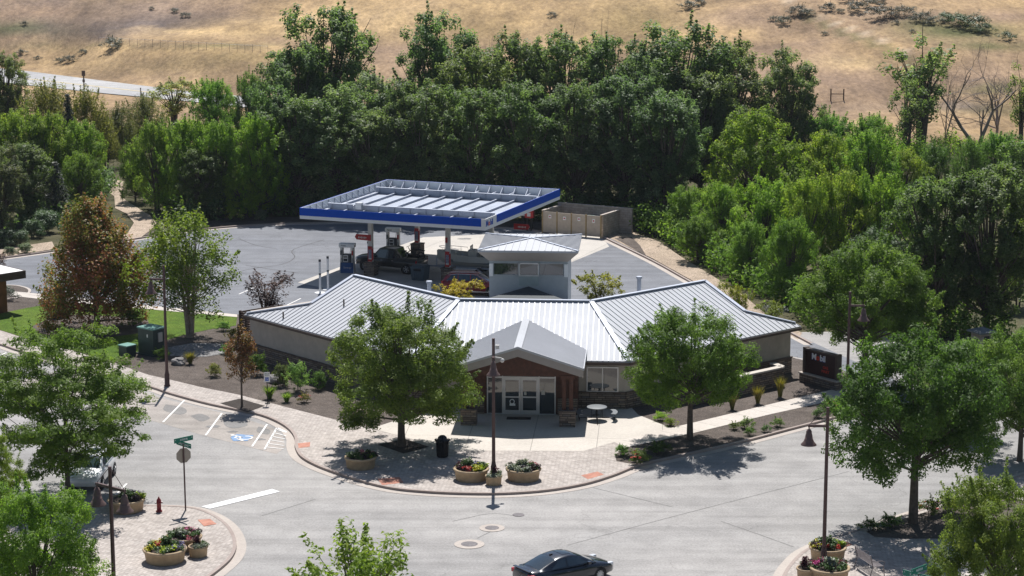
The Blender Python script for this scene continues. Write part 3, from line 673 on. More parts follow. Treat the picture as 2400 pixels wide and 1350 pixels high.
for k, (a, b) in enumerate(((d0+.005, dm-.008), (dm+.008, d1-.005))):
    mb = MB(); s1 = .11
    for (u, v, z0, z1) in ((a, a+s1, .01, zd-.01), (b-s1, b, .01, zd-.01), (a+s1, b-s1, .01, .27), (a+s1, b-s1, zd-.13, zd-.01), (a+s1, b-s1, 1.02, 1.1)): bar(mb, u, v, z0, z1, yb-.01, .06)
    d_ = mb.build("door", ALU, S); mb = MB(); bar(mb, a+s1-.02, b-s1+.02, .2, zd-.1, yb+.005, .03); mb.build("pane", GLASSB, d_)
    mb = MB(); hx = b-.055 if k == 0 else a+.055; mb.tube([(hx, yb-.12, .85), (hx, yb-.12, 1.35)], .018, 6); mb.box(hx, yb-.07, .9, .02, .1, .02); mb.box(hx, yb-.07, 1.3, .02, .1, .02); mb.build("handle", CHROME, d_)
    if k == 0:
        mb = MB(); mb.lathe([(.15, 0), (.15, .004), (.105, .004), (.105, 0)], 20, (a+b)/2, yb-.022, .78, ax='y'); mb.box((a+b)/2+.02, yb-.025, .60, .33, .006, .13); mb.build("door_sticker", WHITEP, d_)
    else:
        mb = MB(); mb.box(a+.25, yb-.02, 1.28, .14, .006, .2); mb.build("door_sticker", OFFW, d_)
text("18525", .27, OFFW, sfo, ((d1+x1)/2, yb-.06, zd+.24), (PI/2, 0, 0), 'street_number', .004, sx=1.15, bold=.004)
mb = MB(); mb.box(d1+.28, yb-.02, 1.35, .2, .006, .28); mb.build("window_notice", OFFW, sfo)
# timber posts on stone piers
for sx in (-1, 1):
    cx = ac+sx*2.82; mb = MB(); mb.box(cx, -9.42, .44, .9, .9, .88); mb.box(cx, -9.42, .92, .98, .98, .08); pr = mb.build("stone_pier", STONE, S)
    mb = MB()
    for ox in (-.2, .2): mb.box(cx+ox, -9.42, 1.95, .22, .3, 2.0)
    mb.box(cx, -9.42, 2.85, .8, .34, .22); mb.build("timber_post", WOODD, S)
mb = MB(); mb.box(ac, -9.42, 3.02, 6.9, .26, .24)
mb.build("timber_beam", WOODD, S)
# porch roof: two corrugated slopes, pale ridge band, deep grey fascia
pr = MB(); ps = MB(); pf = MB(); pc = MB()
def porch_back(d): return -((ZR-(zap-psl*d))/SL) + .02          # where the porch slope runs into the main roof
for sx in (-1, 1):
    f0, f1 = (ac, bp_, zap), (ac+sx*hw, bp_, zev); zc = zap-psl*hw
    b1 = max(porch_back(hw), -dW-.15); k_ = hw
    pts = [f0, f1, (ac+sx*hw, b1, zev), (ac, porch_back(0), zap)]
    pr.slab(pts, (0, 0, -.09))
    k = 0
    while bp_+.16+k*.21 < porch_back(0)-.15:
        y = bp_+.16+k*.21; k += 1; d0 = 0.0 if y < porch_back(0) else 0
        # the rib stops where the porch slope meets the main roof
        dmin = 0.0
        for i in range(60):
            dd = hw*i/59
            if y < (max(porch_back(dd), -dW-.15) if dd < hw-.01 else b1): dmin = dd
        d_start = .2
        A = Vector((ac+sx*d_start, y, zap-psl*d_start)); d_end = min(hw, dmin)
        if d_end-d_start > .15:
            B = Vector((ac+sx*d_end, y, zap-psl*d_end)); ps.frame_box(A, (B-A).normalized(), (0, 1, 0), Vector((sx*psl, 0, 1)).normalized(), (0, (B-A).length), (-.02, .02), (0, .024))
    pf.slab([(ac, bp_-.01, zap-.08), (ac+sx*hw, bp_-.01, zev-.08), (ac+sx*hw, bp_-.01, zev-.5), (ac, bp_-.01, zap-.52)], (0, .1, 0))
    pf.slab([(ac+sx*(hw-.02), bp_, zev-.08), (ac+sx*(hw-.02), b1, zev-.08), (ac+sx*(hw-.02), b1, zev-.3), (ac+sx*(hw-.02), bp_, zev-.3)], (-sx*.08, 0, 0))
    pc.slab([(ac, bp_-.03, zap+.06), (ac+sx*hw, bp_-.03, zev+.06), (ac+sx*hw, bp_-.03, zev-.07), (ac, bp_-.03, zap-.07)], (0, .06, 0))
    pc.slab([(ac, bp_, zap+.07), (ac+sx*.22, bp_, zap+.07-psl*.22), (ac+sx*.22, porch_back(.22)-.03, zap+.07-psl*.22), (ac, porch_back(0)-.03, zap+.07)], (0, 0, -.03))
    pc.slab([(ac+sx*hw, bp_, zev+.05), (ac+sx*(hw+.05), bp_, zev+.05), (ac+sx*(hw+.05), b1, zev+.05), (ac+sx*hw, b1, zev+.05)], (0, 0, -.14))
po_ = pr.build("porch_roof", CORRM, S); ps.build("roof_seams", ROOFM, po_); pc.build("ridge_cap", ROOFM, po_); pf.build("fascia", SOFFIT, S)
gb = MB(); gb.slab([(ac-3.4, bp_+.35, 3.12), (ac+3.4, bp_+.35, 3.12), (ac+3.4, bp_+.35, zap-.1-3.4*psl), (ac, bp_+.35, zap-.12), (ac-3.4, bp_+.35, zap-.1-3.4*psl)], (0, .08, 0))
gb.build("gable_panel", WOODD, S)
# ---- lantern tower behind the ridge
tf, tw = 3.55, 2.46; tc = 0.02
tz, te = 7.28-SZ, 8.06-SZ
mb = MB(); mb.box(tc, tf+tw, 2.5+(tz)/2, tw*2, tw*2, tz-2.0+.0); mb.v = [(x, y, z if z > 4 else 2.2) for x, y, z in mb.v]; mb.v = [(x, y, tz if z > 4 else z) for x, y, z in mb.v]
mb.build("tower_wall", STUCCO2, S)
mb = MB(); hi = 3.12; cy = tf+tw
inn = [(tc-tw, tf, tz), (tc+tw, tf, tz), (tc+tw, tf+2*tw, tz), (tc-tw, tf+2*tw, tz)]
out = [(tc-hi, cy-hi, te-.12), (tc+hi, cy-hi, te-.12), (tc+hi, cy+hi, te-.12), (tc-hi, cy+hi, te-.12)]
mb.add(inn+out, [(i, (i+1) % 4, 4+(i+1) % 4, 4+i) for i in range(4)]+[(4, 5, 6, 7)]); mb.build("tower_soffit", SOFFIT, S)
mb = MB(); apx = (tc+.05, cy, te+.27); rim = [(x, y, te) for x, y, z in out]; low = [(x, y, te-.12) for x, y, z in out]
mb.add(rim+low+[apx], [(0, 1, 8), (1, 2, 8), (2, 3, 8), (3, 0, 8)]+[(i, 4+i, 4+(i+1) % 4, (i+1) % 4) for i in range(4)])
tr_ = mb.build("tower_roof", ROOFM, S)
mb = MB(); mc = MB()
for i in range(4):
    A, B, P = Vector(rim[i]), Vector(rim[(i+1) % 4]), Vector(apx); mc.beam(A+Vector((0, 0, .03)), P+Vector((0, 0, .03)), .14, .05)
    for k in range(1, 15):
        t = k/15; E0 = A.lerp(B, t); w = min(t, 1-t)*2; M_ = (A+B)/2; E1 = E0+(P-M_)*w*.97
        mb.beam(E0+Vector((0, 0, .02)), E1+Vector((0, 0, .02)), .03, .045)
mb.build("roof_seams", SEAMM, tr_); mc.build("ridge_cap", GALV, tr_)
fy = tf-.03
for sx in (-1, 1):
    mb = MB(); mb.box(tc+sx*(tw-.12), fy, 6.72-SZ, .24, .1, .8); mb.build("corner_panel", WHITEP, S)
for (a, b, z0, z1, mat_) in ((-tw+.3, -.68, 6.38-SZ, 7.2-SZ, GLASSB), (.72, tw-.3, 6.38-SZ, 7.2-SZ, GLASSB)):
    mb = MB(); bar(mb, tc+a, tc+b, z0, z0+.05, fy, .06); bar(mb, tc+a, tc+b, z1-.05, z1, fy, .06); w = mb.build("tower_window", STUCCO2, S); mb = MB(); bar(mb, tc+a, tc+b, z0+.02, z1-.02, fy+.02, .03); mb.build("pane", GLASSB, w)
mb = MB()
for (a, b, z0, z1) in ((-.62, -.54, 6.42-SZ, 7.2-SZ), (.58, .66, 6.42-SZ, 7.2-SZ), (-.62, .66, 6.34-SZ, 6.42-SZ), (-.62, .66, 7.12-SZ, 7.2-SZ)): bar(mb, tc+a, tc+b, z0, z1, fy-.02, .1)
w = mb.build("tower_window", ALU, S); mb = MB(); bar(mb, tc-.58, tc+.62, 6.4-SZ, 7.15-SZ, fy+.01, .03); mb.build("pane", GLASSB, w)
mb = MB(); bar(mb, tc-.6, tc+.64, 5.75-SZ, 6.34-SZ, fy+.005, .05); mb.build("spandrel_panel", plain('frosted_panel', (.30, .36, .37), .35), w)
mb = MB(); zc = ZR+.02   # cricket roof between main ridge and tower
mb.add([(-tw-.2, .15, zc-.06), (tw+.2, .15, zc-.06), (tc, tf-.01, zc+.17), (-tw-.2, tf, zc-1.2), (tw+.2, tf, zc-1.2)], [(0, 1, 2), (0, 2, 3), (1, 4, 2)]); mb.build("cricket_roof", plain("cricket_dark_grey", (.045, .055, .062), .7), S)  # one even dark blue-grey over all faces of the cricket
# roof vents behind the ridge
for x, y, z in ((-6.2, 3.4, 5.72), (6.9, 4.6, 5.95)):
    mb = MB(); mb.tube([(x, y, 4.4), (x, y, z)], .13, 8); mb.tube([(x, y, z), (x, y, z+.13)], .19, 8); mb.build("vent_pipe", GALV, S)
# ================================================================== FUEL CANOPY
CZ = R_(-21); e1 = Vector((math.cos(CZ), math.sin(CZ), 0)); e2 = Vector((-math.sin(CZ), math.cos(CZ), 0))
CF0 = G(702, 487, 5.6); CF0.z = 0
def CL(a, b, z=0.0): return CF0+e1*a+e2*b+Vector((0, 0, z))
CW, CD = 15.3, 16.4; zb_, zt_ = 4.75, 5.6
K = thing("fuel_canopy", "flat square fuel canopy with blue and white fascia and an open top of steel beams", "canopy", CF0, CZ)
zm = zb_+(zt_-zb_)*.31; LW = 2.3
mb = MB()
mb.box(CW/2, .03, (zb_+zm)/2, CW, .06, zm-zb_); mb.box(CW/2, CD-.03, (zb_+zm)/2, CW, .06, zm-zb_)
mb.box(.03, CD/2, (zb_+zm)/2, .06, CD-.12, zm-zb_); mb.box(CW-.03, CD/2, (zb_+zm)/2, .06, CD-.12, zm-zb_)
mb.box(CW/2, .05, (zt_+zm)/2, CW-.1, .04, zt_-zm-.02); mb.box(CW/2, CD-.05, (zt_+zm)/2, CW-.1, .04, zt_-zm-.02); mb.box(.05, CD/2, (zt_+zm)/2, .04, CD-.14, zt_-zm-.02); mb.box(CW-.05, CD/2, (zt_+zm)/2, .04, CD-.14, zt_-zm-.02)
mb.box(CW-.02, LW/2, (zm+zt_)/2, .06, LW, zt_-zm)
mb.box(CW-.16, .02, (zm+zt_)/2, .3, .06, zt_-zm)
mb.build("fascia_panel", WHITEP, K)
mb = MB(); mb.box((CW-.32)/2, .01, (zm+zt_)/2, CW-.32, .05, zt_-zm); mb.box(CW-.01, (CD+LW)/2, (zm+zt_)/2, .05, CD-LW, zt_-zm); mb.box(.01, CD/2, (zm+zt_)/2, .05, CD-.1, zt_-zm)
mb.box(CW/2, CD-.01, (zm+zt_)/2, CW-.1, .05, zt_-zm)
mb.build("blue_band", BLUEP, K)
for s_, m_, y in (("M", BLUEL, .30), ("o", REDL, .72), ("bil", BLUEL, 1.22)):
    text(s_, .62, m_, K, (CW+.02, y+.05, zb_+.46), (PI/2, 0, PI/2), 'lettering', .01, 'CENTER', 1.0, .012)
mb = MB(); mb.box(CW/2, CD/2, 4.92, CW-.14, CD-.14, .06)
dk = mb.build("deck", plain('deck_panel', (.37, .415, .50), .55, .1, .1, .7), K); mb = MB()
n = 34
for k in range(1, n): mb.box(CW/2, CD*k/n, 4.955, CW-.3, .03, .02)
mb.build("deck_rib", ALU, dk)
for b in (3.65, 12.7):
    mb = MB(); mb.box(CW/2, b, 5.24, CW-1.3, .03, .5); mb.box(CW/2, b, 5.49, CW-1.3, .24, .03); mb.box(CW/2, b, 4.99, CW-1.3, .24, .03)
    for k in range(11): mb.box(1+(CW-2)*k/10, b, 5.24, .03, .2, .46)
    mb.build("girder", GALV, K)
for k in range(10):
    a = .95+(CW-1.9)*k/9; mb = MB(); mb.box(a, CD/2, 5.03, .03, CD-.5, .17); mb.box(a, CD/2, 5.12, .10, CD-.5, .02); mb.build("purlin", GALV, K)
mb = MB()
for k in range(14):
    a = .5+(CW-1)*k/13
    for b, s_ in ((.12, 1), (CD-.12, -1)):
        mb = MB(); mb.box(a, b, 5.22, .05, .05, .66); mb.beam((a, b, 5.5), (a, b+s_*.75, 4.95), .05, .05); mb.build("fascia_brace", GALV, K)
for k in range(15):
    b = .5+(CD-1)*k/14
    for a, s_ in ((.12, 1), (CW-.12, -1)):
        mb = MB(); mb.box(a, b, 5.22, .05, .05, .66); mb.beam((a, b, 5.5), (a+s_*.75, b, 4.95), .05, .05); mb.build("fascia_brace", GALV, K)
mb = MB(); mb.box(3.6, 3.1, 5.5, .5, .4, .5); mb.tube([(3.3, 2.9, 5.0), (3.2, 2.9, 5.5), (3.0, 3.3, 5.5)], .03, 6); mb.build("junction_box", ALU, K)
for k, (a, b) in enumerate(((4.3, 3.6), (4.3, 12.7), (10.8, 3.6), (10.8, 12.7))):
    mb = MB(); mb.box(a, b, 2.9, .32, .32, 3.75); col = mb.build("column", OFFW, K)
    mb = MB(); mb.box(a, b, .5, .86, .86, 1.0); mb.box(a, b, 1.03, .94, .94, .07); mb.build("stone_pier", STONE, K)
    mb = MB(); mb.box(a+.02, b-.22, 1.72, .34, .07, 1.2); mb.lathe([(.13, -.035), (.13, .035)], 18, a+.18, b-.22, 2.15, ax='y'); mb.box(a+.22, b-.22, 1.7, .16, .07, .9)
    sg = mb.build("sign_panel", REDP, K); mb = MB(); mb.box(a+.04, b-.262, 1.70, .27, .012, .74); mb.build("poster", plain('poster_slate%d' % k, (.20, .21, .28), .5, 0, .5, 9), sg); mb = MB(); mb.box(a+.05, b-.266, 1.36, .24, .012, .1); mb.build("poster_strip", OFFW, sg)
    if k != 0:
        mb = MB(); mb.box(a-.06, b-.19, 3.2, .18, .05, .4); mb.build("sign_panel", REDP, K)
for (a, b, s_) in ((4.3, 3.6, -1), (12.9, 12.7, 1)):
    mb = MB(); x0_, x1_ = a-s_*.1, a+s_*1.25
    mb.slab([(x0_, b-.24, 2.75), (x1_-s_*.15, b-.24, 2.8), (x1_, b-.24, 3.0), (x1_-s_*.12, b-.24, 3.22), (x0_, b-.24, 3.22)], (0, .08, 0))
    sg = mb.build("flag_sign", REDP, K); mb = MB()
    for i in range(6): mb.box(a+s_*(.3+i*.12), b-.245, 2.98, .07, .012, .14 if i % 2 else .1)
    mb.build("sign_stroke", OFFW, sg)
# pumps
def pump(name, label, p, rz):
    t = thing(name, label, "fuel pump", p, rz, "fuel pumps under the canopy")
    mb = MB(); mb.box(0, 0, .42, 1.05, .55, .84); b_ = mb.build("base_cabinet", DOORBLUE, t, .02)
    text("Synergy", .2, OFFW, b_, (.05, -.285, .45), (PI/2, 0, 0), 'lettering', .004)
    mb = MB(); mb.box(0, 0, 1.15, .72, .5, .62); mb.box(0, 0, 1.47, .62, .46, .06); mb.build("dispenser_head", DARKP, t, .02)
    mb = MB(); mb.box(-.1, .26, 1.16, .42, .03, .56); mb.build("display_panel", ALU, t)
    mb = MB(); mb.box(-.1, -.26, 1.16, .42, .03, .56); f_ = mb.build("display_panel", ALU, t)
    mb = MB(); mb.box(-.1, -.28, 1.3, .28, .012, .14); mb.box(-.1, -.28, 1.06, .3, .012, .2); mb.build("screen", GLASSD, f_)
    for s_ in (-1, 1):
        mb = MB(); mb.prism([(s_*.44-.09, -.22), (s_*.44+.09, -.22), (s_*.44+.09, .22), (s_*.44-.09, .22)], .84, 2.05); mb.add([(s_*.6, -.26, 0), (s_*.52, -.26, 0), (s_*.52, .26, 0), (s_*.6, .26, 0), (s_*.53, -.24, .9), (s_*.45, -.24, .9), (s_*.45, .24, .9), (s_*.53, .24, .9)], [(0, 1, 5, 4), (1, 2, 6, 5), (2, 3, 7, 6), (3, 0, 4, 7), (4, 5, 6, 7)])
        mb.build("side_column", OFFW, t)
        mb = MB(); mb.tube([(s_*.3, -.2, 2.0), (s_*.28, -.27, 1.6), (s_*.36, -.36, .9), (s_*.46, -.34, .45), (s_*.5, -.28, .9), (s_*.44, -.24, 1.2)], .018, 6); mb.build("hose", RUBBER, t)
        mb = MB(); mb.box(s_*.46, -.26, 1.62, .12, .06, .35); mb.build("nozzle", REDP if s_ > 0 else DARKP, t)
    mb = MB(); mb.box(0, 0, 2.19, 1.24, .62, .3); tp = mb.build("topper", WHITEP, t, .02)
    text("Mobil", .17, DARKP, tp, (-.25, -.315, 2.19), (PI/2, 0, 0), 'lettering', .004)
    return t
pump("fuel_pump", "blue and white fuel pump in the open at the front left edge of the canopy", G(815, 639), CZ*.5)
pump("fuel_pump", "blue and white fuel pump standing behind the black pickup's cab", G(922, 600), CZ*.5)

# ================================================================== VEHICLES
def loft(mb, rings, smooth=True, cap=True):
    n = len(rings[0]); vs = [p for r in rings for p in r]
    fs = [(i*n+k, i*n+(k+1) % n, (i+1)*n+(k+1) % n, (i+1)*n+k) for i in range(len(rings)-1) for k in range(n)]
    if cap: fs += [tuple(range(n)), tuple(range((len(rings)-1)*n+n-1, (len(rings)-1)*n-1, -1))]
    return mb.add(vs, fs, smooth)
def body_ring(x, w, zb, zs, zt):
    h = [(0, zb), (.78*w, zb), (.95*w, zb+.10), (w, zb+.3*(zs-zb)), (w, zb+.75*(zs-zb)), (.975*w, zs-.02), (.90*w, zs+.55*(zt-zs)), (.62*w, zt-.008), (0, zt+.012)]
    return [(x, y, z) for y, z in h]+[(x, -y, z) for y, z in h[-2:0:-1]]
def wheel(parent, x, y, r, w, side, spokes=5):
    mb = MB(); mb.lathe([(r*.62, -w/2), (r*.9, -w/2), (r, -w*.32), (r, w*.32), (r*.9, w/2), (r*.62, w/2), (r*.62, -w/2)], 26, 0, 0, 0, ax='y'); o = mb.build("wheel", RUBBER, parent); o.location = (x, y, r)
    mb = MB(); f = side*w*.42; mb.lathe([(r*.64, side*w*.5), (r*.58, f), (r*.56, f-side*.05), (.001, f-side*.06)], 22, ax='y')
    for k in range(spokes):
        a = 2*PI*k/spokes+.3; mb.beam((r*.06*math.cos(a), f, r*.06*math.sin(a)), (r*.6*math.cos(a), f+side*.01, r*.6*math.sin(a)), .05 if spokes > 5 else .075, .05, (0, 1, 0))
    mb.lathe([(r*.16, f+side*.03), (.001, f+side*.035)], 12, ax='y'); mb.build("rim", ALU, o); return o
def quadpt(A, B, Cc, D, u, v):
    A, B, Cc, D = map(Vector, (A, B, Cc, D)); return (A*(1-u)+B*u)*(1-v)+(D*(1-u)+Cc*u)*v
def patch(mb, quad, poly, off):
    P = [quadpt(*quad, u, v) for u, v in poly]; nn = (P[1]-P[0]).cross(P[2]-P[0]).normalized()
    c_ = sum(P, Vector())/len(P)
    if nn.dot(c_-Vector((c_.x*.6, 0, .6))) < 0: nn = -nn
    mb.slab([p+nn*off for p in P], nn*-.03)
def greenhouse(t, paint, xr, xf, wb, zb, xr2, xf2, wt, zr, sidewins, roofm=None, dome=.05):
    RL, FL, rl, fl_ = (xr, wb, zb), (xf, wb, zb), (xr2, wt, zr), (xf2, wt, zr)
    RR, FR, rr, fr_ = (xr, -wb, zb), (xf, -wb, zb), (xr2, -wt, zr), (xf2, -wt, zr)
    mb = MB(); n = 6; rows = []
    for i in range(n+1):
        u = i/n; x = xr2+(xf2-xr2)*u; d = dome*math.sin(PI*min(max(u, .0), 1))*.8
        rows.append([(x, wt*(1-2*k/6), zr+d*.9+dome*.5*(1-(abs(1-2*k/6))**2)*(.3+.7*math.sin(PI*u))) for k in range(7)])
    vs = [p for r in rows for p in r]; mb.add(vs, [(i*7+k, i*7+k+1, i*7+8+k, i*7+7+k) for i in range(n) for k in range(6)], True)
    mb.add([RL, FL, FR, RR, rl, fl_, fr_, rr], [(0, 1, 5, 4), (1, 2, 6, 5), (2, 3, 7, 6), (3, 0, 4, 7)])
    mb.build("cabin", paint, t)
    for q_ in ((RL, FL, fl_, rl), (RR, FR, fr_, rr)):
        mb = MB()
        for poly in sidewins: patch(mb, q_, poly, .012)
        mb.build("side_window", GLASSC, t)
    mb = MB(); patch(mb, (FL, FR, fr_, fl_), [(.05, .05), (.95, .05), (.94, .95), (.06, .95)], .012); mb.build("windscreen", GLASSC, t)
    mb = MB(); patch(mb, (RL, RR, rr, rl), [(.06, .07), (.94, .07), (.92, .94), (.08, .94)], .012); mb.build("rear_window", GLASSC, t)

def cabin(t, paint, st, rear, front, sides, roofglass=None):
    """smooth glasshouse lofted along x; st = (x, half width at belt, half width at top, belt z, top z); glass follows the same surface"""
    xs = [s_[0] for s_ in st]
    def cr(x, j):
        i = max(0, min(len(xs)-2, max(k for k in range(len(xs)) if xs[k] <= x+1e-9 or k == 0))); a, b = st[max(i-1, 0)], st[min(i+2, len(st)-1)]; p, q_ = st[i], st[i+1]; u = (x-p[0])/(q_[0]-p[0])
        return .5*(2*p[j]+(q_[j]-a[j])*u+(2*a[j]-5*p[j]+4*q_[j]-b[j])*u*u+(3*p[j]-a[j]-3*q_[j]+b[j])*u**3)
    def S_(x, w, off=0):
        wb, wt, zb, zt = (cr(x, j) for j in (1, 2, 3, 4)); s_ = 1 if w >= 0 else -1; a = abs(w)
        if a <= .55: k = a/.55; y, z = wt*k, zt+.02-.055*k**2.2
        else: k = (a-.55)/.45; y, z = wt+(wb-wt)*k, (zt-.035)+(zb-zt+.035)*k
        return Vector((x, s_*y, z))+(Vector((0, s_*y*.9, z-zb+.25)).normalized()*off if off else Vector())
    def grid(mb, x0, x1, w0, w1, off, nx, nw, edge=None):
        vs = []
        for i in range(nx+1):
            for k in range(nw+1):
                x = x0+(x1-x0)*i/nx; w = w0+(w1-w0)*k/nw
                if edge: x, w = edge(i/nx, k/nw)
                vs.append(S_(x, w, off))
        mb.add(vs, [(i*(nw+1)+k, i*(nw+1)+k+1, (i+1)*(nw+1)+k+1, (i+1)*(nw+1)+k) for i in range(nx) for k in range(nw)], True)
    mb = MB(); grid(mb, xs[0], xs[-1], -1, 1, 0, 28, 24); mb.build("cabin", paint, t)
    for nm, (x0, x1) in (("rear_window", rear), ("windscreen", front)):
        mb = MB(); grid(mb, x0, x1, -.5, .5, .008, 8, 8); mb.build(nm, GLASSC, t)
    for s_ in (-1, 1):
        for (xa, xb, xc, xd) in sides:                             # belt from xa to xb, top edge from xc to xd
            mb = MB(); grid(mb, 0, 1, 0, 1, .010, 8, 4, lambda u, v: ((xa+(xb-xa)*u)*(1-v)+(xc+(xd-xc)*u)*v, s_*(.94-.34*v))); mb.build("side_window", GLASSC, t)
    if roofglass:
        mb = MB(); grid(mb, roofglass[0], roofglass[1], -.33, .33, .01, 4, 6); mb.build("sunroof", GLASSD, t)
def arches(t, xs, w, r):
    mb = MB()
    for x in xs:
        for s_ in (-1, 1): mb.lathe([(r*1.17, s_*(w-.2)), (r*1.17, s_*(w+.004)), (.001, s_*(w+.005))], 24, x, 0, r*1.02, ax='y')
    mb.build("wheel_arch", RUBBER, t)
def bits(t, items):
    for nm, m_, boxes in items:
        mb = MB()
        for b in boxes: mb.box(*b)
        mb.build(nm, m_, t, .015)

# black coupe crossing the junction
hd_ = R_(35); fw = G(1401, 1360); L0 = Vector((1.36*math.cos(hd_)+.74*math.sin(hd_), 1.36*math.sin(hd_)-.74*math.cos(hd_), 0))
t = thing("parked_car", "glossy black two door coupe crossing the junction at the bottom of the photo", "car", (fw.x-L0.x, fw.y-L0.y, 0), hd_); t.name = "black_coupe"
mb = MB()
loft(mb, [body_ring(*r) for r in ((-2.36, .60, .34, .78, .90), (-2.30, .74, .25, .82, .985), (-2.1, .84, .2, .84, 1.01), (-1.6, .89, .18, .84, 1.0), (-1.2, .90, .18, .83, .97), (0, .90, .17, .80, .92), (.75, .90, .17, .78, .93), (1.2, .895, .18, .76, .90), (1.75, .87, .18, .70, .80), (2.1, .80, .2, .62, .70), (2.28, .68, .25, .56, .62), (2.35, .5, .32, .5, .55))])
mb.build("body", CARBLACK, t)
cabin(t, CARBLACK, [(-1.95, .74, .60, .97, .985), (-1.45, .79, .60, .95, 1.15), (-.9, .81, .58, .94, 1.33), (-.35, .82, .57, .93, 1.405), (.15, .82, .57, .92, 1.385), (.6, .81, .60, .92, 1.24), (1.0, .79, .66, .91, 1.04), (1.3, .76, .68, .89, .90)], (-1.80, -.88), (.32, 1.14), [(-1.25, -.42, -.78, -.38), (-.34, .86, -.32, .36)], (-.35, .12))
arches(t, (-1.36, 1.36), .885, .32)
for x in (-1.36, 1.36):
    for s_ in (-1, 1): wheel(t, x, s_*.80, .32, .21, s_, 10)
bits(t, [("number_plate", OFFW, [(-2.345, 0, .70, .03, .34, .13)])])
for s_ in (-1, 1): bits(t, [("tail_lamp", TAILR, [(-2.24, s_*.62, .82, .22, .3, .17)]), ("headlamp", LAMPW, [(2.1, s_*.64, .64, .3, .2, .13)]), ("wing_mirror", CARBLACK, [(.72, s_*.93, 1.0, .16, .16, .12)]), ("door_handle", CARBLACK, [(-.35, s_*.905, .78, .2, .03, .04)])])
mb = MB(); mb.box(-.72, 0, 1.405, .16, .04, .05); mb.build("roof_antenna", RUBBER, t)
mb = MB(); mb.beam((-2.28, -.62, 1.03), (-2.28, .62, 1.03), .14, .03); mb.build("boot_lip", CARBLACK, t)

# white hatchback behind the honey locust
a0, a1 = G(297, 1135), G(272, 1160); hdw = math.atan2(a1.y-a0.y, a1.x-a0.x)+R_(3)
p = G(196, 1152); t = thing("white_hatchback", "white hatchback parked nose out behind the feathery tree at left", "car", (p.x+math.cos(hdw)*-1.9, p.y+math.sin(hdw)*-1.9, 0), hdw)
mb = MB()
loft(mb, [body_ring(*r) for r in ((-2.1, .62, .4, .85, .95), (-2.02, .78, .28, .9, 1.02), (-1.4, .88, .2, .92, 1.02), (0, .89, .19, .9, 1.0), (.8, .89, .19, .88, 1.0), (1.3, .88, .2, .84, .96), (1.75, .82, .22, .76, .86), (2.0, .72, .28, .68, .76), (2.1, .55, .36, .58, .64))]); mb.build("body", CARWHITE, t)
cabin(t, CARWHITE, [(-2.05, .76, .62, 1.0, 1.03), (-1.85, .80, .63, 1.0, 1.3), (-1.5, .82, .62, 1.0, 1.5), (-.7, .83, .62, .99, 1.56), (0, .83, .62, .98, 1.54), (.45, .83, .64, .98, 1.42), (.95, .82, .70, .97, 1.16), (1.3, .79, .72, .95, .97)], (-1.98, -1.6), (.3, 1.14), [(-1.75, -1.1, -1.5, -1.08), (-1.02, -.25, -1.0, -.25), (-.17, .86, -.17, .32)], (-.8, .05))
arches(t, (-1.3, 1.3), .88, .32)
for x in (-1.3, 1.3):
    for s_ in (-1, 1): wheel(t, x, s_*.79, .32, .2, s_)
for s_ in (-1, 1): bits(t, [("headlamp", LAMPW, [(1.86, s_*.62, .74, .3, .24, .16)]), ("wing_mirror", CARWHITE, [(.75, s_*.96, 1.06, .14, .2, .14)])])

# black pickup at the pumps
wf, wr = G(856, 634), G(955, 643); hdt = math.atan2(wf.y-wr.y, wf.x-wr.x); mid = (wf+wr)/2; nl = Vector((-math.sin(hdt), math.cos(hdt), 0))
TC = mid-nl*.85
t = thing("pickup_truck", "black crew cab pickup under the canopy with a loaded bed", "pickup", (TC.x, TC.y, .013), hdt)
mb = MB(); loft(mb, [body_ring(*r) for r in ((-2.75, .9, .5, .95, 1.02), (-2.7, .96, .45, 1.0, 1.06), (-.95, .98, .42, 1.02, 1.08), (.9, .98, .42, 1.02, 1.12), (1.3, .98, .42, 1.02, 1.2), (2.2, .96, .45, 1.02, 1.17), (2.65, .9, .48, .98, 1.1), (2.78, .8, .52, .9, 1.0))]); mb.build("body", TRUCKB, t)
greenhouse(t, TRUCKB, -.95, 1.35, .88, 1.08, -.7, .62, .72, 1.86, [[(.06, .1), (.40, .08), (.40, .88), (.09, .88)], [(.44, .08), (.92, .08), (.88, .88), (.44, .88)]])
arches(t, (-1.85, 1.85), .97, .4)
for x in (-1.85, 1.85):
    for s_ in (-1, 1): wheel(t, x, s_*.87, .4, .26, s_, 6)
mb = MB()
for s_ in (-1, 1): mb.box(-1.85, s_*.93, 1.14, 1.75, .1, .22)
mb.box(-2.72, 0, 1.14, .08, 1.8, .22); mb.build("bed_wall", TRUCKB, t)
for s_ in (-1, 1): bits(t, [("headlamp", LAMPW, [(2.66, s_*.78, .92, .16, .26, .22)]), ("tail_lamp", TAILR, [(-2.7, s_*.92, .98, .1, .12, .34)]), ("wing_mirror", TRUCKB, [(1.0, s_*1.08, 1.25, .14, .22, .24)]), ("door_handle", CHROME, [(.35, s_*.985, .98, .18, .03, .04), (-.62, s_*.985, .98, .18, .03, .04)])])
bits(t, [("front_bumper", CHROME, [(2.76, 0, .55, .14, 1.7, .2)])])
b = thing("dirt_bike", "dark dirt bike standing in the bed of the black pickup", "motorbike", (TC.x-math.cos(hdt)*2.0, TC.y-math.sin(hdt)*2.0, 1.05), hdt+R_(8))
for x in (-.62, .72): 
    mb = MB(); mb.lathe([(.25, -.05), (.31, -.04), (.31, .04), (.25, .05), (.25, -.05)], 20, x, 0, .31, ax='y'); mb.build("wheel", RUBBER, b)
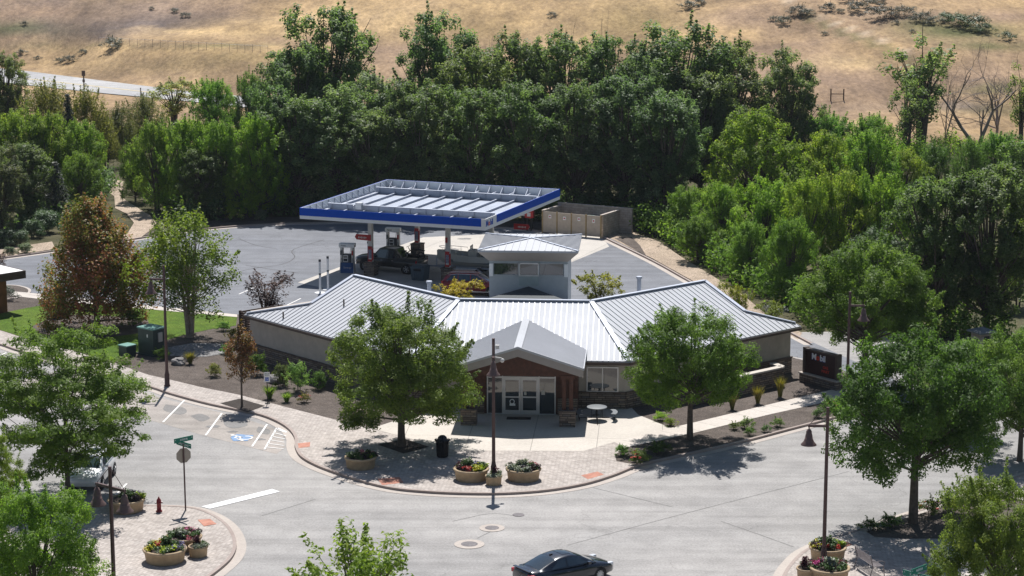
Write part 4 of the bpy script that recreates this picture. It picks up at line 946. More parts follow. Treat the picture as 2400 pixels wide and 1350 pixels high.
mb = MB(); mb.tube([(-.62, 0, .31), (-.1, 0, .45), (.3, 0, .7), (.72, 0, .31)], .05, 6); mb.tube([(.3, 0, .7), (.45, 0, .95)], .03, 6); mb.tube([(.45, -.38, 1.02), (.45, .38, 1.02)], .022, 6); mb.box(-.05, 0, .5, .4, .22, .36); mb.build("frame", BLACKP, b)
mb = MB(); mb.box(-.25, 0, .82, .75, .2, .12); mb.box(.78, 0, .66, .4, .14, .05); mb.box(-.75, 0, .75, .35, .12, .05); mb.build("seat", RUBBER, b)

# red sport utility car, half hidden by the tower
p = G(1112, 689); hds = R_(-9)
t = thing("red_suv", "dark red family car at the pumps partly hidden by the store's lantern tower", "car", (p.x, p.y, .013), hds)
mb = MB(); loft(mb, [body_ring(*r) for r in ((-2.38, .7, .45, .95, 1.05), (-2.3, .85, .3, 1.0, 1.1), (-1.6, .93, .24, 1.0, 1.08), (0, .94, .22, .98, 1.05), (1.0, .94, .22, .96, 1.08), (1.7, .9, .24, .92, 1.0), (2.2, .82, .3, .84, .9), (2.38, .65, .4, .7, .75))]); mb.build("body", CARRED, t)
cabin(t, CARRED, [(-2.32, .82, .68, 1.06, 1.1), (-2.1, .86, .69, 1.05, 1.42), (-1.75, .88, .68, 1.05, 1.62), (-.8, .89, .67, 1.04, 1.69), (0, .89, .67, 1.04, 1.66), (.5, .88, .69, 1.03, 1.52), (1.0, .87, .74, 1.03, 1.25), (1.4, .84, .76, 1.0, 1.03)], (-2.24, -1.85), (.4, 1.25), [(-2.0, -1.15, -1.6, -1.12), (-1.07, -.2, -1.05, -.2), (-.12, .95, -.12, .42)])
arches(t, (-1.4, 1.4), .935, .36)
for x in (-1.4, 1.4):
    for s_ in (-1, 1): wheel(t, x, s_*.83, .36, .24, s_)
for s_ in (-1, 1):
    bits(t, [("tail_lamp", TAILR, [(-2.28, s_*.78, 1.0, .16, .22, .16)])])
    mb = MB(); mb.tube([(-1.7, s_*.6, 1.72), (.2, s_*.6, 1.74)], .02, 6); mb.tube([(-1.9, s_*.895, 1.07), (-1.88, s_*.75, 1.5), (-1.2, s_*.70, 1.6), (.3, s_*.70, 1.58), (1.15, s_*.87, 1.07)], .018, 5); mb.box(.1, s_*.945, .34, 3.2, .02, .06); mb.build("chrome_trim", CHROME, t)

# boat on its trailer
p = G(1104, 641); hb = R_(168)
t = thing("fishing_boat", "pale fishing boat with a bow rail on a trailer behind the red car", "boat", (p.x, p.y, .013), hb)
mb = MB(); R2 = []
for x, w, zk, zg in ((-2.6, .95, .62, 1.42), (-1.5, 1.05, .58, 1.45), (0, 1.06, .58, 1.52), (1.2, .92, .62, 1.62), (2.1, .58, .74, 1.72), (2.7, .14, 1.1, 1.8)):
    R2.append([(x, 0, zk), (x, .6*w, zk+.14), (x, w*.95, zk+.45), (x, w, zg), (x, w*.86, zg), (x, w*.8, zg-.3), (x, -w*.8, zg-.3), (x, -w*.86, zg), (x, -w, zg), (x, -w*.95, zk+.45), (x, -.6*w, zk+.14)])
loft(mb, R2, False); mb.build("hull", BOATW, t)
mb = MB()
for s_ in (-1, 1): mb.beam((-2.5, s_*1.0, .98), (1.6, s_*.82, 1.12), .06, .2)
mb.build("hull_stripe", BOATG, t)
mb = MB()
for s_ in (-1, 1):
    mb.tube([(.4, s_*.95, 1.55), (.5, s_*.93, 1.9), (1.6, s_*.75, 2.0), (2.4, s_*.3, 2.06), (2.55, 0, 2.08)], .02, 6)
    for x, w in ((1.0, .9), (1.7, .7), (2.2, .42)): mb.tube([(x, s_*w, 1.62), (x, s_*w*.95, 1.98)], .016, 5)
mb.build("bow_rail", CHROME, t)
mb = MB(); mb.box(-.2, 0, 1.6, .7, .9, .6); mb.box(-.05, 0, 2.05, .06, .85, .4); mb.build("console", BOATW, t, .03)
mb = MB(); mb.box(-1.2, .0, 1.55, .5, 1.2, .4); mb.box(-1.42, 0, 1.85, .12, 1.2, .45); mb.build("seat", BOATG, t, .03)
mb = MB(); mb.box(-2.75, 0, 1.75, .45, .4, .55); mb.box(-2.75, 0, 1.2, .2, .18, .7); mb.lathe([(.24, 0), (.26, .1), (.24, .3), (.001, .36)], 14, -2.75, 0, 2.0); mb.build("outboard_motor", BLACKP, t, .03)
mb = MB()
for s_ in (-1, 1): mb.beam((-2.6, s_*.6, .5), (2.6, s_*.25, .5), .1, .12)
mb.beam((2.4, 0, .5), (3.9, 0, .5), .1, .12); mb.beam((-.9, -1.05, .4), (-.9, 1.05, .4), .1, .1); mb.box(2.75, 0, .85, .1, .1, .7); mb.build("trailer_frame", GALV, t)
for s_ in (-1, 1): wheel(t, -.9, s_*1.12, .33, .2, s_)

# ================================================================== STATION FURNITURE
for px, py, lab in ((750.5, 687, "tall white post with dark cap and band, nearer of the two by the fuel pad"), (769, 679, "tall white post with dark cap and band, farther of the two by the fuel pad")):
    p = G(px, py); t = thing("guard_post", lab, "post", (p.x, p.y, .012), 0, "white guard posts by the fuel pad")
    mb = MB(); mb.tube([(0, 0, 0), (0, 0, 2.38)], .085, 10); mb.build("post", WHITEP, t)
    mb = MB(); mb.tube([(0, 0, 2.38), (0, 0, 2.52)], .095, 10); mb.lathe([(.095, 0), (.06, .05), (.001, .06)], 10, 0, 0, 2.52); mb.build("cap", DARKP, t)
    mb = MB(); mb.tube([(0, 0, 1.38), (0, 0, 1.5)], .092, 10); mb.build("band", DARKP, t)
    mb = MB(); mb.lathe([(.42, 0), (.42, .03), (.001, .035)], 14, smooth=False); mb.build("pad", WHITEP, t)
p = G(863, 596); t = thing("guard_post", "short white post with dark cap behind the pickup's bonnet", "post", (p.x, p.y, .012))
mb = MB(); mb.tube([(0, 0, 0), (0, 0, .9)], .085, 10); mb.build("post", WHITEP, t); mb = MB(); mb.tube([(0, 0, .9), (0, 0, 1.08)], .095, 10); mb.build("cap", DARKP, t)
p = G(985, 655); t = thing("waste_bin", "square slate blue waste bin with dark slots beside the pickup's tail", "waste bin", (p.x, p.y, .013), CZ)
mb = MB(); mb.add([(x*.5, y*.5, 0) for x, y in ((-1, -1), (1, -1), (1, 1), (-1, 1))]+[(x*.58, y*.58, .95) for x, y in ((-1, -1), (1, -1), (1, 1), (-1, 1))], [(3, 2, 1, 0), (4, 5, 6, 7), (0, 1, 5, 4), (1, 2, 6, 5), (2, 3, 7, 6), (3, 0, 4, 7)])
for k in range(6): mb.box(-.45+k*.18, -.545, .45, .06, .05, .75)
mb.build("body", BINBLUE, t, .03); mb = MB(); mb.box(0, 0, 1.0, 1.24, 1.24, .12); mb.box(0, 0, 1.1, 1.0, 1.0, .1); mb.build("lid", BINBLUE, t, .04); mb = MB(); mb.box(0, -.6, .82, .6, .05, .16); mb.build("slot", RUBBER, t)
# air machine beside the enclosure
p = G(1241, 541); t = thing("air_machine", "red tyre air machine on dark legs left of the block enclosure", "air machine", (p.x, p.y, .02), R_(-15))
mb = MB(); mb.box(0, 0, 1.45, .75, .5, .62); mb.lathe([(.38, -.2), (.38, .2), (.001, .21)], 16, 0, 0, 1.62, ax='y'); mb.build("cabinet", REDP, t, .03); 
for x in (-.18, .18): mb = MB(); mb.box(x, 0, .58, .12, .3, 1.16); mb.build("leg", BLACKP, t)
mb = MB(); mb.box(0, -.26, 1.45, .3, .02, .34); mb.build("instruction_plate", OFFW, t)
mb = MB(); mb.box(-.62, .1, .62, .06, .06, 1.24); mb.build("post", BLACKP, t); mb = MB(); mb.box(-.62, .05, 1.45, .5, .04, .34); mb.build("notice_panel", OFFW, t)
# refuse enclosure of grey block with four beige gates
p0, p1 = G(1270, 546), G(1411, 559); de = (p1-p0).normalized(); re = math.atan2(de.y, de.x); Le = (p1-p0).length; De = 3.3; He = 1.95
t = thing("refuse_enclosure", "grey block refuse enclosure with four beige corrugated gates behind the fuel canopy", "enclosure", (p0.x, p0.y, .02), re)
mb = MB(); mb.box(.1, De/2, He/2, .2, De, He); mb.box(Le-.1, De/2+.1, He/2, .2, De-.2, He); mb.box(Le/2+.5, De+.1, He/2+.1, Le+1.4, .2, He+.2); mb.build("block_wall", BLOCKW, t)
mb = MB(); mb.box(Le-.1, De/2, He+.03, .26, De, .06); mb.box(.1, De/2, He+.03, .26, De, .06); mb.box(Le/2+.5, De+.1, He+.23, Le+1.46, .26, .06); mb.build("wall_cap", CONC, t)
gw = (Le-.2)/4
for k in range(4):
    mb = MB(); x0_ = .1+k*gw
    for i in range(11): mb.box(x0_+.08+(gw-.16)*(i+.5)/11, -.05, 1.0, (gw-.16)/11*.62, .05, 1.76)
    mb.box(x0_+gw/2, -.02, 1.0, gw-.1, .03, 1.8); gt = mb.build("gate", GATEP, t)
    mb = MB(); mb.box(x0_+gw*.52, -.085, 1.5-.05*(k % 2), .26, .01, .3); mb.build("notice", WHITEP, gt); mb = MB(); mb.box(x0_+gw*.52, -.095, 1.5-.05*(k % 2), .14, .01, .12); mb.build("notice_mark", REDP, gt)
plain('gate_post_tan', (.34, .25, .13), .6)
for k in range(5): mb = MB(); mb.box(.1+k*gw, -.06, .98, .1, .1, 1.96); mb.build("gate_post", MATS['gate_post_tan'], t)
mb = MB(); mb.box(Le*.62, 1.9, 1.45, 1.5, .9, .1); mb.box(Le*.62, 1.9, .7, 1.4, .8, 1.4); tag_ = mb.build("refuse_skip", GREENTOP); tag_.location = (p0.x, p0.y, .02); tag_.rotation_euler = (0, 0, re); tag(tag_, "green lidded refuse skip inside the block enclosure", "skip")
# kiosk roof at the left edge
p = G(60, 634, 3.1); q0 = G(0, 643, 3.1); dk_ = (p-q0).normalized(); rk = math.atan2(dk_.y, dk_.x)
t = thing("kiosk", "low kiosk with flat white roof and deep dark fascia at the left edge", "kiosk", (p.x, p.y, 0), rk)
mb = MB(); mb.box(-5, 2.0, 3.06, 9.9, 3.9, .06); mb.build("roof", WHITEP, t)
mb = MB()
for (x, y, sx, sy) in ((-5, .03, 10, .08), (-5, 3.97, 10, .08), (-.03, 2, .08, 3.86), (-9.97, 2, .08, 3.86)):
    mb.box(x, y, 2.83, sx, sy, .56)
for k in range(4): mb.box(-5, -.02, 2.62+k*.14, 10, .04, .02)
mb.build("fascia", BROWNT, t); mb = MB(); mb.box(-5, 2, 2.6, 9.8, 3.8, .06); mb.build("soffit", BROWNT, t)
plain('cedar', (.20, .075, .03), .7, 0, .25)
for x in (-1.6, -8): mb = MB(); mb.box(x, 1.2, 1.3, .9, .9, 2.6); mb.build("column", MATS['cedar'], t)

# ================================================================== STREET FURNITURE
HL = 7.55
def lamp(px, py, rz, label, arms=1, hs=1.0, camera=False, z=SZ):
    p = G(px, py, z); t = thing("street_lamp", label, "street lamp", (p.x, p.y, z), rz, "brown bell street lamps"); H = HL*hs
    mb = MB(); mb.tube([(0, 0, .5), (0, 0, H*.5), (0, 0, H)], [.095, .085, .075], 10); mb.build("pole", BRONZE, t)
    mb = MB(); mb.lathe([(.2, 0), (.2, .06), (.16, .1), (.15, .75), (.12, .85), (.1, 1.0)], 12); mb.build("pole_base", BRONZE, t)
    for k in range(arms):
        s_ = 1 if k == 0 else -1; za = H*.885; xa = s_*.82
        mb = MB(); mb.beam((0, 0, za), (xa+s_*.05, 0, za), .1, .11); a = mb.build("arm", BRONZE, t)
        mb = MB(); mb.tube([(s_*.05, 0, H-.05), (xa, 0, za+.05)], .014, 5); mb.build("stay_rod", BRONZE, a)
        mb = MB(); mb.lathe([(.03, 0), (.03, -.12), (.09, -.14), (.11, -.2), (.13, -.22), (.13, -.33), (.15, -.36), (.18, -.55), (.24, -.7), (.345, -.82), (.36, -.86), (.34, -.86), (.22, -.7), (.15, -.4), (.001, -.38)], 22, xa, 0, za-.03); mb.build("bell_shade", BRONZEL, t)
    if camera:
        mb = MB(); mb.beam((0, 0, H*.87), (0, .42, H*.86), .06, .06); mb.lathe([(.001, .12), (.1, .08), (.12, 0), (.08, -.08), (.001, -.12)], 12, 0, .45, H*.845); mb.box(0, .2, H*.94, .14, .2, .2); mb.build("security_camera", OFFW, t)
    return t
lamp(1157, 1125, R_(-90), "brown bell lamp rising between two planters at the corner, with a white camera", camera=True)
lamp(1930, 1331, R_(178), "brown bell lamp by the planters at the near right corner")
lamp(1984, 966, R_(0), "brown bell lamp beside the monument sign along the right pavement", hs=.95)
lamp(392, 905, R_(180), "brown bell lamp on the left pavement near the green cabinet")
lamp(272, 1508, R_(-38), "twin bell brown lamp beside the bushy tree at the near left corner", arms=2)

# street name and stop signs
def blade(t, L, z, rz, s_main, s_l, s_r):
    h = Vector((math.cos(rz), math.sin(rz), 0)); mb = MB(); mb.box(0, 0, z, L, .03, .24); b = mb.build("name_blade", GREENS, t, .008); b.rotation_euler = (0, 0, rz)
    for k, yy in ((1, -.018), (-1, .018)):
        r = (PI/2, 0, 0 if k > 0 else PI)
        for s_, x, sz in ((s_main, .0, .15), (s_l, -L*.44*k, .07), (s_r, L*.43*k, .07)):
            if s_: text(s_, sz, WHITEP, b, (x, yy, z+(.03 if s_ != s_main else -.005)), r, 'lettering', .003, sx=.82)
    return b
def octagon(t, z, r, rz, m_back, face):
    mb = MB(); P = [(r*math.cos(PI/8+k*PI/4), r*math.sin(PI/8+k*PI/4)) for k in range(8)]
    mb.slab([(x, .06, z+y) for x, y in P], (0, .012, 0)); o = mb.build("sign_back", m_back, t); o.rotation_euler = (0, 0, rz)
    mb = MB(); mb.slab([(x*.97, .074, z+y*.97) for x, y in P], (0, .006, 0)); f = mb.build("sign_face", REDP, o); text("STOP", .26, WHITEP, f, (0, .084, z), (PI/2, 0, PI), 'lettering', .002); return o
p = G(435, 1195, SZ); t = thing("street_sign", "street name signs above the grey back of a stop sign, near left corner", "street sign", (p.x, p.y, SZ))
mb = MB(); mb.tube([(0, 0, 0), (-.02, 0, 3.4)], .04, 8); mb.build("post", BRONZE, t)
blade(t, 1.12, 3.62, R_(43), "AVIMOR", "N", "DR"); blade(t, 1.2, 3.37, R_(-45), "STREAMS EDGE", "", "WAY"); octagon(t, 2.78, .40, R_(28), SIGNBACK, False)
p = G(2147, 1533, SZ); t = thing("street_sign", "street name signs over a stop sign cut by the bottom edge at right", "street sign", (p.x, p.y, SZ))
mb = MB(); mb.tube([(0, 0, 0), (0, 0, 3.4)], .04, 8); mb.build("post", BRONZE, t)
blade(t, 1.05, 3.60, R_(44), "AVIMOR", "N", "DR"); blade(t, 1.5, 3.32, R_(-42), "STREAMS EDGE", "N", "WAY"); octagon(t, 2.72, .40, R_(190), SIGNBACK, True)
# access parking sign
p = G(627, 946, SZ); t = thing("parking_sign", "small white and blue access parking sign on a post in the gravel bed", "parking sign", (p.x, p.y, SZ), R_(4))
mb = MB(); mb.tube([(0, 0, 0), (0, 0, 1.92)], .025, 6); mb.build("post", BLACKP, t); mb = MB(); mb.box(0, -.035, 1.62, .36, .012, .6); f_ = mb.build("sign_panel", WHITEP, t)
mb = MB(); mb.box(0, -.045, 1.50, .2, .006, .22); mb.build("symbol_ground", BLUEL, f_)
mb = wheelchair("symbol", Vector((0, 0, 0)), Vector((1, 0, 0)), Vector((0, 1, 0)), .12, WHITEP, 0); mb.v = [(x, -.05, 1.5+y) for x, y, z in mb.v]; mb.build("access_symbol", WHITEP, f_, uv=False)
for i, (s_, z) in enumerate((("RESERVED", 1.83), ("PARKING", 1.74))): text(s_, .075, GREENS, f_, (0, -.044, z), (PI/2, 0, 0), 'lettering', .002, sx=.8)
mb = MB(); mb.lathe([(.16, 0), (.16, .03), (.001, .04)], 10, smooth=False); mb.build("foot", BLACKP, t)
# fire hydrant
p = G(373, 1199, SZ); t = thing("fire_hydrant", "dark red fire hydrant with white caps on the near left corner", "fire hydrant", (p.x, p.y, SZ), R_(20))
mb = MB(); mb.lathe([(.16, 0), (.16, .05), (.11, .07), (.11, .42), (.14, .44), (.14, .49), (.12, .51), (.11, .6), (.06, .68), (.035, .7), (.035, .76), (.001, .77)], 16); mb.build("barrel", HYDR, t)
for a in (0, PI): 
    mb = MB(); mb.tube([(.09*math.cos(a), 0, .46), (.2*math.cos(a), 0, .46)], .05, 8); mb.build("side_cap", OFFW, t)
mb = MB(); mb.tube([(0, -.09, .4), (0, -.2, .4)], .065, 10); mb.build("front_cap", HYDR, t)
# litter bin
p = G(1037, 1071, SZ); t = thing("litter_bin", "dark slatted litter bin with domed lid beside the street tree", "litter bin", (p.x, p.y, SZ))
mb = MB(); n = 26
for k in range(n):
    a = 2*PI*k/n; c_, s_ = math.cos(a), math.sin(a); mb.beam((.29*c_, .29*s_, .05), (.33*c_, .33*s_, .86), .045, .012, (-s_, c_, 0)); mb.beam((.33*c_, .33*s_, .86), (.42*c_, .42*s_, .98), .045, .012, (-s_, c_, 0))
mb.build("slat_body", BLACKP, t); mb = MB(); mb.lathe([(.26, .02), (.3, .05), (.3, .08), (.26, .08)], 20); mb.lathe([(.25, .08), (.27, .84), (.001, .84)], 20); mb.build("liner", RUBBER, t)
mb = MB(); mb.lathe([(.36, .88), (.36, .94), (.27, .98), (.26, 1.0), (.23, 1.12), (.13, 1.2), (.001, 1.22)], 20); mb.build("lid", BLACKP, t)
# round picnic table with curved benches
p = G(1399, 985, SZ); t = thing("picnic_table", "round grey picnic table with curved attached seats by the front window", "picnic table", (p.x, p.y+.15, SZ), R_(15))
mb = MB(); mb.lathe([(.001, .72), (.56, .72), (.59, .735), (.59, .765), (.56, .775), (.001, .775)], 28); mb.build("tabletop", plain('table_plastic', (.15, .165, .18), .5), t)
mb = MB()
for a in (R_(-15), R_(75), R_(165), R_(255)):
    d = Vector((math.cos(a), math.sin(a), 0)); mb.tube([d*.3+Vector((0, 0, .72)), d*.3+Vector((0, 0, .12)), d*1.05+Vector((0, 0, .12)), d*1.05+Vector((0, 0, .43))], .03, 6); nn = Vector((-d.y, d.x, 0)); mb.tube([d*1.0-nn*.2+Vector((0, 0, .02)), d*1.0+nn*.2+Vector((0, 0, .02))], .03, 6); mb.tube([d*1.0+Vector((0, 0, .02)), d*1.0+Vector((0, 0, .14))], .03, 6)
mb.build("table_frame", BLACKP, t)
for a0 in (R_(-15), R_(165), R_(75)):
    mb = MB(); m_ = 10; P = [(a0+R_(-32)+R_(64)*k/m_) for k in range(m_+1)]
    mb.prism([(.92*math.cos(a), .92*math.sin(a)) for a in P]+[(1.2*math.cos(a), 1.2*math.sin(a)) for a in reversed(P)], .43, .48); mb.build("seat", MATS['table_plastic'], t)
p = G(1216, 981, SZ); mb = MB(); mb.box(0, 0, .02, 1.4, .55, .025); o = mb.build("door_mat", RUBBER); o.location = (p.x, p.y, SZ+.0); o.rotation_euler = (0, 0, ORZ); tag(o, "dark rubber mat in front of the glass entrance doors", "door mat")
# metal bench at the near right corner
p = G(2040, 1338, SZ); t = thing("metal_bench", "grey slatted metal bench with scrolled arms at the near right corner", "bench", (p.x, p.y, SZ), R_(-72))
mb = MB()
for k in range(9): mb.box(0, -.22+k*.055, .45-.02*math.sin(PI*k/8), 1.5, .032, .015)
for k in range(8): mb.box(0, -.3-.012*k, .55+k*.055, 1.5, .015, .032)
mb.build("seat_slat", plain('bench_grey', (.20, .18, .19), .45, .3), t)
for x in (-.78, .78):
    mb = MB(); mb.tube([(x, -.42, 0), (x, -.28, .45), (x, -.42, 1.0)], .025, 6); mb.tube([(x, .3, 0), (x, .24, .45), (x, .3, .62), (x, .18, .7), (x, -.1, .68), (x, -.34, .72)], .022, 6); mb.tube([(x, -.28, .45), (x, .24, .45)], .022, 6); mb.build("arm_frame", MATS['bench_grey'], t)
# monument sign
p0, p1 = G(1873, 893, SZ), G(1959, 916, SZ); dm_ = (p1-p0).normalized(); Lm = (p1-p0).length
t = thing("monument_sign", "dark brown roadside monument sign on a ledge stone base by the store's right end", "sign", (p0.x, p0.y, SZ), math.atan2(dm_.y, dm_.x))
mb = MB(); mb.box(Lm/2, .35, .26, Lm, .7, .52); mb.build("stone_base", STONE, t); mb = MB(); mb.box(Lm/2, .35, .55, Lm+.1, .8, .07); mb.build("base_cap", CONC, t)
mb = MB(); mb.box(Lm/2, .35, 1.32, Lm-.5, .26, 1.45); pn = mb.build("sign_panel", plain('sign_brown', (.035, .012, .012), .4), t)
mb = MB(); mb.box(.2, .35, 1.36, .18, .4, 1.62); mb.box(Lm-.2, .35, 1.36, .18, .4, 1.62); mb.box(Lm/2, .35, 2.08, Lm-.3, .4, .1); mb.build("sign_frame", BROWNT, t)
x = Lm/2-.72
for s_, m_, w in (("M", WHITEP, .17), ("o", REDL, .50), ("bil", WHITEP, .92)): text(s_, .52, m_, pn, (x+w, .205, 1.70), (PI/2, 0, 0), 'lettering', .02, bold=.01)
for s_, m_, w in (("M", BLUEL, .145), ("bil", BLUEL, .895)): text(s_, .52, m_, pn, (x+w, .212, 1.675), (PI/2, 0, 0), 'lettering', .008, bold=.02)
text("GAS", .25, REDL, pn, (Lm/2+.45, .205, 1.18), (PI/2, 0, 0)); text("MART", .25, REDL, pn, (Lm/2+.45, .205, .93), (PI/2, 0, 0))
# garden wall of ledge stone with pale cap
P = [Vector((10.5, 127.45)), Vector((16.55, 132.65)), Vector((16.1, 133.6))]
t = thing("stone_wall", "low ledge stone garden wall with pale cap at the store's right wing", "wall", (P[0].x, P[0].y, SZ)); w_ = MB(); c_ = MB()
for a, b in ((P[0], P[1]), (P[1], P[2])):
    a2, b2 = (a-P[0]), (b-P[0]); w_.beam((a2.x, a2.y, .56), (b2.x, b2.y, .56), .34, 1.12); c_.beam((a2.x, a2.y, 1.16), (b2.x, b2.y, 1.16), .44, .09)
w_.build("stone_face", STONE, t); c_.build("wall_cap", PLAZA, t)
# utility cabinets
p = G(354, 836, SZ); t = thing("utility_cabinet", "tall dark green utility cabinet with a white meter on the left bed", "cabinet", (p.x-.05, p.y+.95, SZ), R_(52))
mb = MB(); mb.box(0, 0, .88, 1.15, 1.45, 1.68); mb.box(0, 0, .03, 1.4, 1.7, .1); mb.build("body", GREENBOX, t, .02); mb = MB(); mb.box(0, 0, 1.76, 1.25, 1.55, .1); mb.build("lid", GREENTOP, t, .02)
mb = MB(); mb.box(.0, -.77, 1.2, .34, .1, .62); mb.build("meter", ALU, t, .01)
mb = MB(); mb.box(-.6, -.2, 1.3, .02, .1, .2); mb.build("handle", ALU, t)
p = G(296, 838, SZ); t = thing("utility_cabinet", "low green utility cabinet left of the tall one, half hidden by leaves", "cabinet", (p.x, p.y+.5, SZ), R_(50))
mb = MB(); mb.box(0, 0, .35, .8, .8, .7); mb.build("body", GREENBOX, t, .02); mb = MB(); mb.box(0, 0, .73, .88, .88, .08); mb.build("lid", GREENTOP, t, .02)
# stone gate pillar at right
p = G(2300, 834); t = thing("stone_pillar", "square pale stone pillar with a sloped cap among the trees at right", "pillar", (p.x, p.y, 0), R_(25))
mb = MB(); mb.box(0, 0, .8, 1.0, 1.0, 1.6); mb.build("shaft", BLOCKW, t); mb = MB(); mb.box(0, 0, 1.64, 1.45, 1.45, .1); mb.add([(-.72, -.72, 1.69), (.72, -.72, 1.69), (.72, .72, 1.69), (-.72, .72, 1.69), (0, 0, 1.95)], [(0, 1, 4), (1, 2, 4), (2, 3, 4), (3, 0, 4)]); mb.build("cap", plain('slate_cap', (.13, .15, .16), .6), t)
mb = MB(); mb.box(0, -.51, 1.2, .4, .03, .4); mb.box(.51, 0, 1.2, .03, .4, .4); mb.build("lamp_recess", RUBBER, t)
# highway marker, hill fence and gate frame
p = G(197, 206, .2); t = thing("highway_sign", "brown marker board on a post beside the highway", "road sign", (p.x, p.y, 0)); mb = MB(); mb.tube([(0, 0, 0), (0, 0, 2.6)], .1, 6); mb.build("post", BARK, t); mb = MB(); mb.box(0, -.1, 2.25, .5, .06, .75); mb.box(.0, -.1, 1.2, .34, .06, .4); mb.build("board", BROWNT, t)
p = G(330, 224, .1); mb = MB(); mb.tube([(0, 0, 0), (0, 0, 1.1)], .07, 6); mb.box(0, 0, 1.1, .16, .1, .12); o = mb.build("delineator_post", BROWNT); o.location = (p.x, p.y, 0); tag(o, "thin brown delineator post on the near edge of the highway", "post")
p = on_hill(1962, 236); t = thing("gate_frame", "dark wooden frame of two posts and a rail on the dry slope", "frame", p)

for x in (-.95, .95): mb = MB(); mb.tube([(x*.85, 0, -.2), (x*.85, 0, 1.45)], .085, 6); mb.build("post", WOODB, t)
mb = MB(); mb.beam((-.81, 0, .8), (.81, 0, .8), .07, .10); mb.build("rail", WOODB, t)
F_pts = [on_hill(x, 103+(x-230)*.055) for x in range(232, 640, 18)]
t = thing("wire_fence", "wire fence of thin posts along the top of the highway bank", "fence", F_pts[0]); mb = MB(); wi = MB()
for a, b in zip(F_pts, F_pts[1:]):
    wi.tube([a-F_pts[0]+Vector((0, 0, 1.0)), b-F_pts[0]+Vector((0, 0, 1.0))], .012, 4, False)
mb.tube([(0, 0, -.2), (0, 0, 1.1)], .028, 5); fp = mb.build("post", DEADW, t)
for a in F_pts[1:]:
    o = fp.copy(); C.objects.link(o); o.location = a-F_pts[0]
wi.build("wire", GALV, t)
# ================================================================== VEGETATION
def leafmat(name, stops, trans=.35, rough=.5, spec=.35):
    m, t, p = newmat(name)
    a = N(t, "ShaderNodeAttribute"); a.attribute_name = "tint"
    c = ramp(t, a.outputs["Fac"], stops)
    oi = N(t, "ShaderNodeObjectInfo"); c = mix(t, 1, c, oi.outputs["Color"], 'MULTIPLY')
    t.links.new(c, p.inputs["Base Color"]); p.inputs["Roughness"].default_value = rough; p.inputs["Specular IOR Level"].default_value = spec
    tr = N(t, "ShaderNodeBsdfTranslucent"); t.links.new(mix(t, 1, c, (1.18, 1.25, .65, 1), 'MULTIPLY'), tr.inputs[0])
    ms = N(t, "ShaderNodeMixShader"); ms.inputs[0].default_value = trans
    t.links.new(p.outputs[0], ms.inputs[1]); t.links.new(tr.outputs[0], ms.inputs[2])
    t.links.new(ms.outputs[0], t.nodes["Material Output"].inputs[0]); return m
L_COTT = leafmat('leaf_cottonwood', [(0, (.062, .105, .044)), (.5, (.118, .172, .070)), (.85, (.19, .24, .115)), (1, (.30, .34, .23))], .6, .5, .35)
L_BOX = leafmat('leaf_boxelder', [(0, (.105, .180, .034)), (.5, (.195, .305, .055)), (1, (.33, .41, .085))], .6, .55, .15)
L_ASH = leafmat('leaf_ash', [(0, (.075, .132, .026)), (.5, (.155, .245, .046)), (1, (.27, .355, .08))], .6, .5, .25)
L_LOC = leafmat('leaf_locust', [(0, (.095, .165, .03)), (.5, (.155, .24, .042)), (1, (.23, .30, .065))], .58, .5, .25)
L_MAPLE = leafmat('leaf_maple', [(0, (.085, .135, .022)), (.44, (.15, .17, .03)), (.62, (.24, .125, .05)), (1, (.38, .14, .085))], .5, .5, .25)
L_BIRCH = leafmat('leaf_birch', [(0, (.085, .155, .028)), (.5, (.155, .245, .038)), (1, (.25, .33, .055))], .55, .45, .35)
L_PURP = leafmat('leaf_purple', [(0, (.05, .028, .033)), (.6, (.10, .05, .057)), (1, (.18, .09, .09))], .4)
L_RUST = leafmat('leaf_rust', [(0, (.11, .115, .03)), (.5, (.20, .12, .05)), (1, (.30, .12, .065))], .45)
L_YEL = leafmat('leaf_yellow', [(0, (.20, .20, .02)), (.5, (.36, .31, .03)), (1, (.50, .40, .05))], .5)
L_SPR = leafmat('leaf_spruce', [(0, (.018, .036, .026)), (.6, (.04, .066, .05)), (1, (.075, .10, .085))], .1)
L_GREY = leafmat('leaf_sage', [(0, (.055, .06, .04)), (.6, (.10, .11, .078)), (1, (.16, .17, .13))], .2)
L_WILL = leafmat('leaf_willow', [(0, (.085, .125, .04)), (.6, (.15, .20, .065)), (1, (.22, .26, .11))], .5, .5, .25)
L_VAR = leafmat('leaf_variegated', [(0, (.06, .11, .04)), (.5, (.16, .21, .11)), (1, (.36, .38, .26))], .3)
L_TAN = leafmat('leaf_tan_grass', [(0, (.12, .13, .02)), (.6, (.22, .20, .05)), (1, (.30, .24, .11))], .35)
PET = {k: leafmat('petal_'+k, [(0, tuple(.55*x for x in c)), (1, c)], .25) for k, c in
       dict(yellow=(.62, .58, .02), magenta=(.55, .025, .26), pink=(.60, .17, .25), lavender=(.28, .25, .55), burgundy=(.10, .02, .035), lime=(.42, .55, .03), green=(.06, .13, .025), silver=(.30, .34, .27), red=(.55, .04, .03), plum=(.045, .025, .035)).items()}

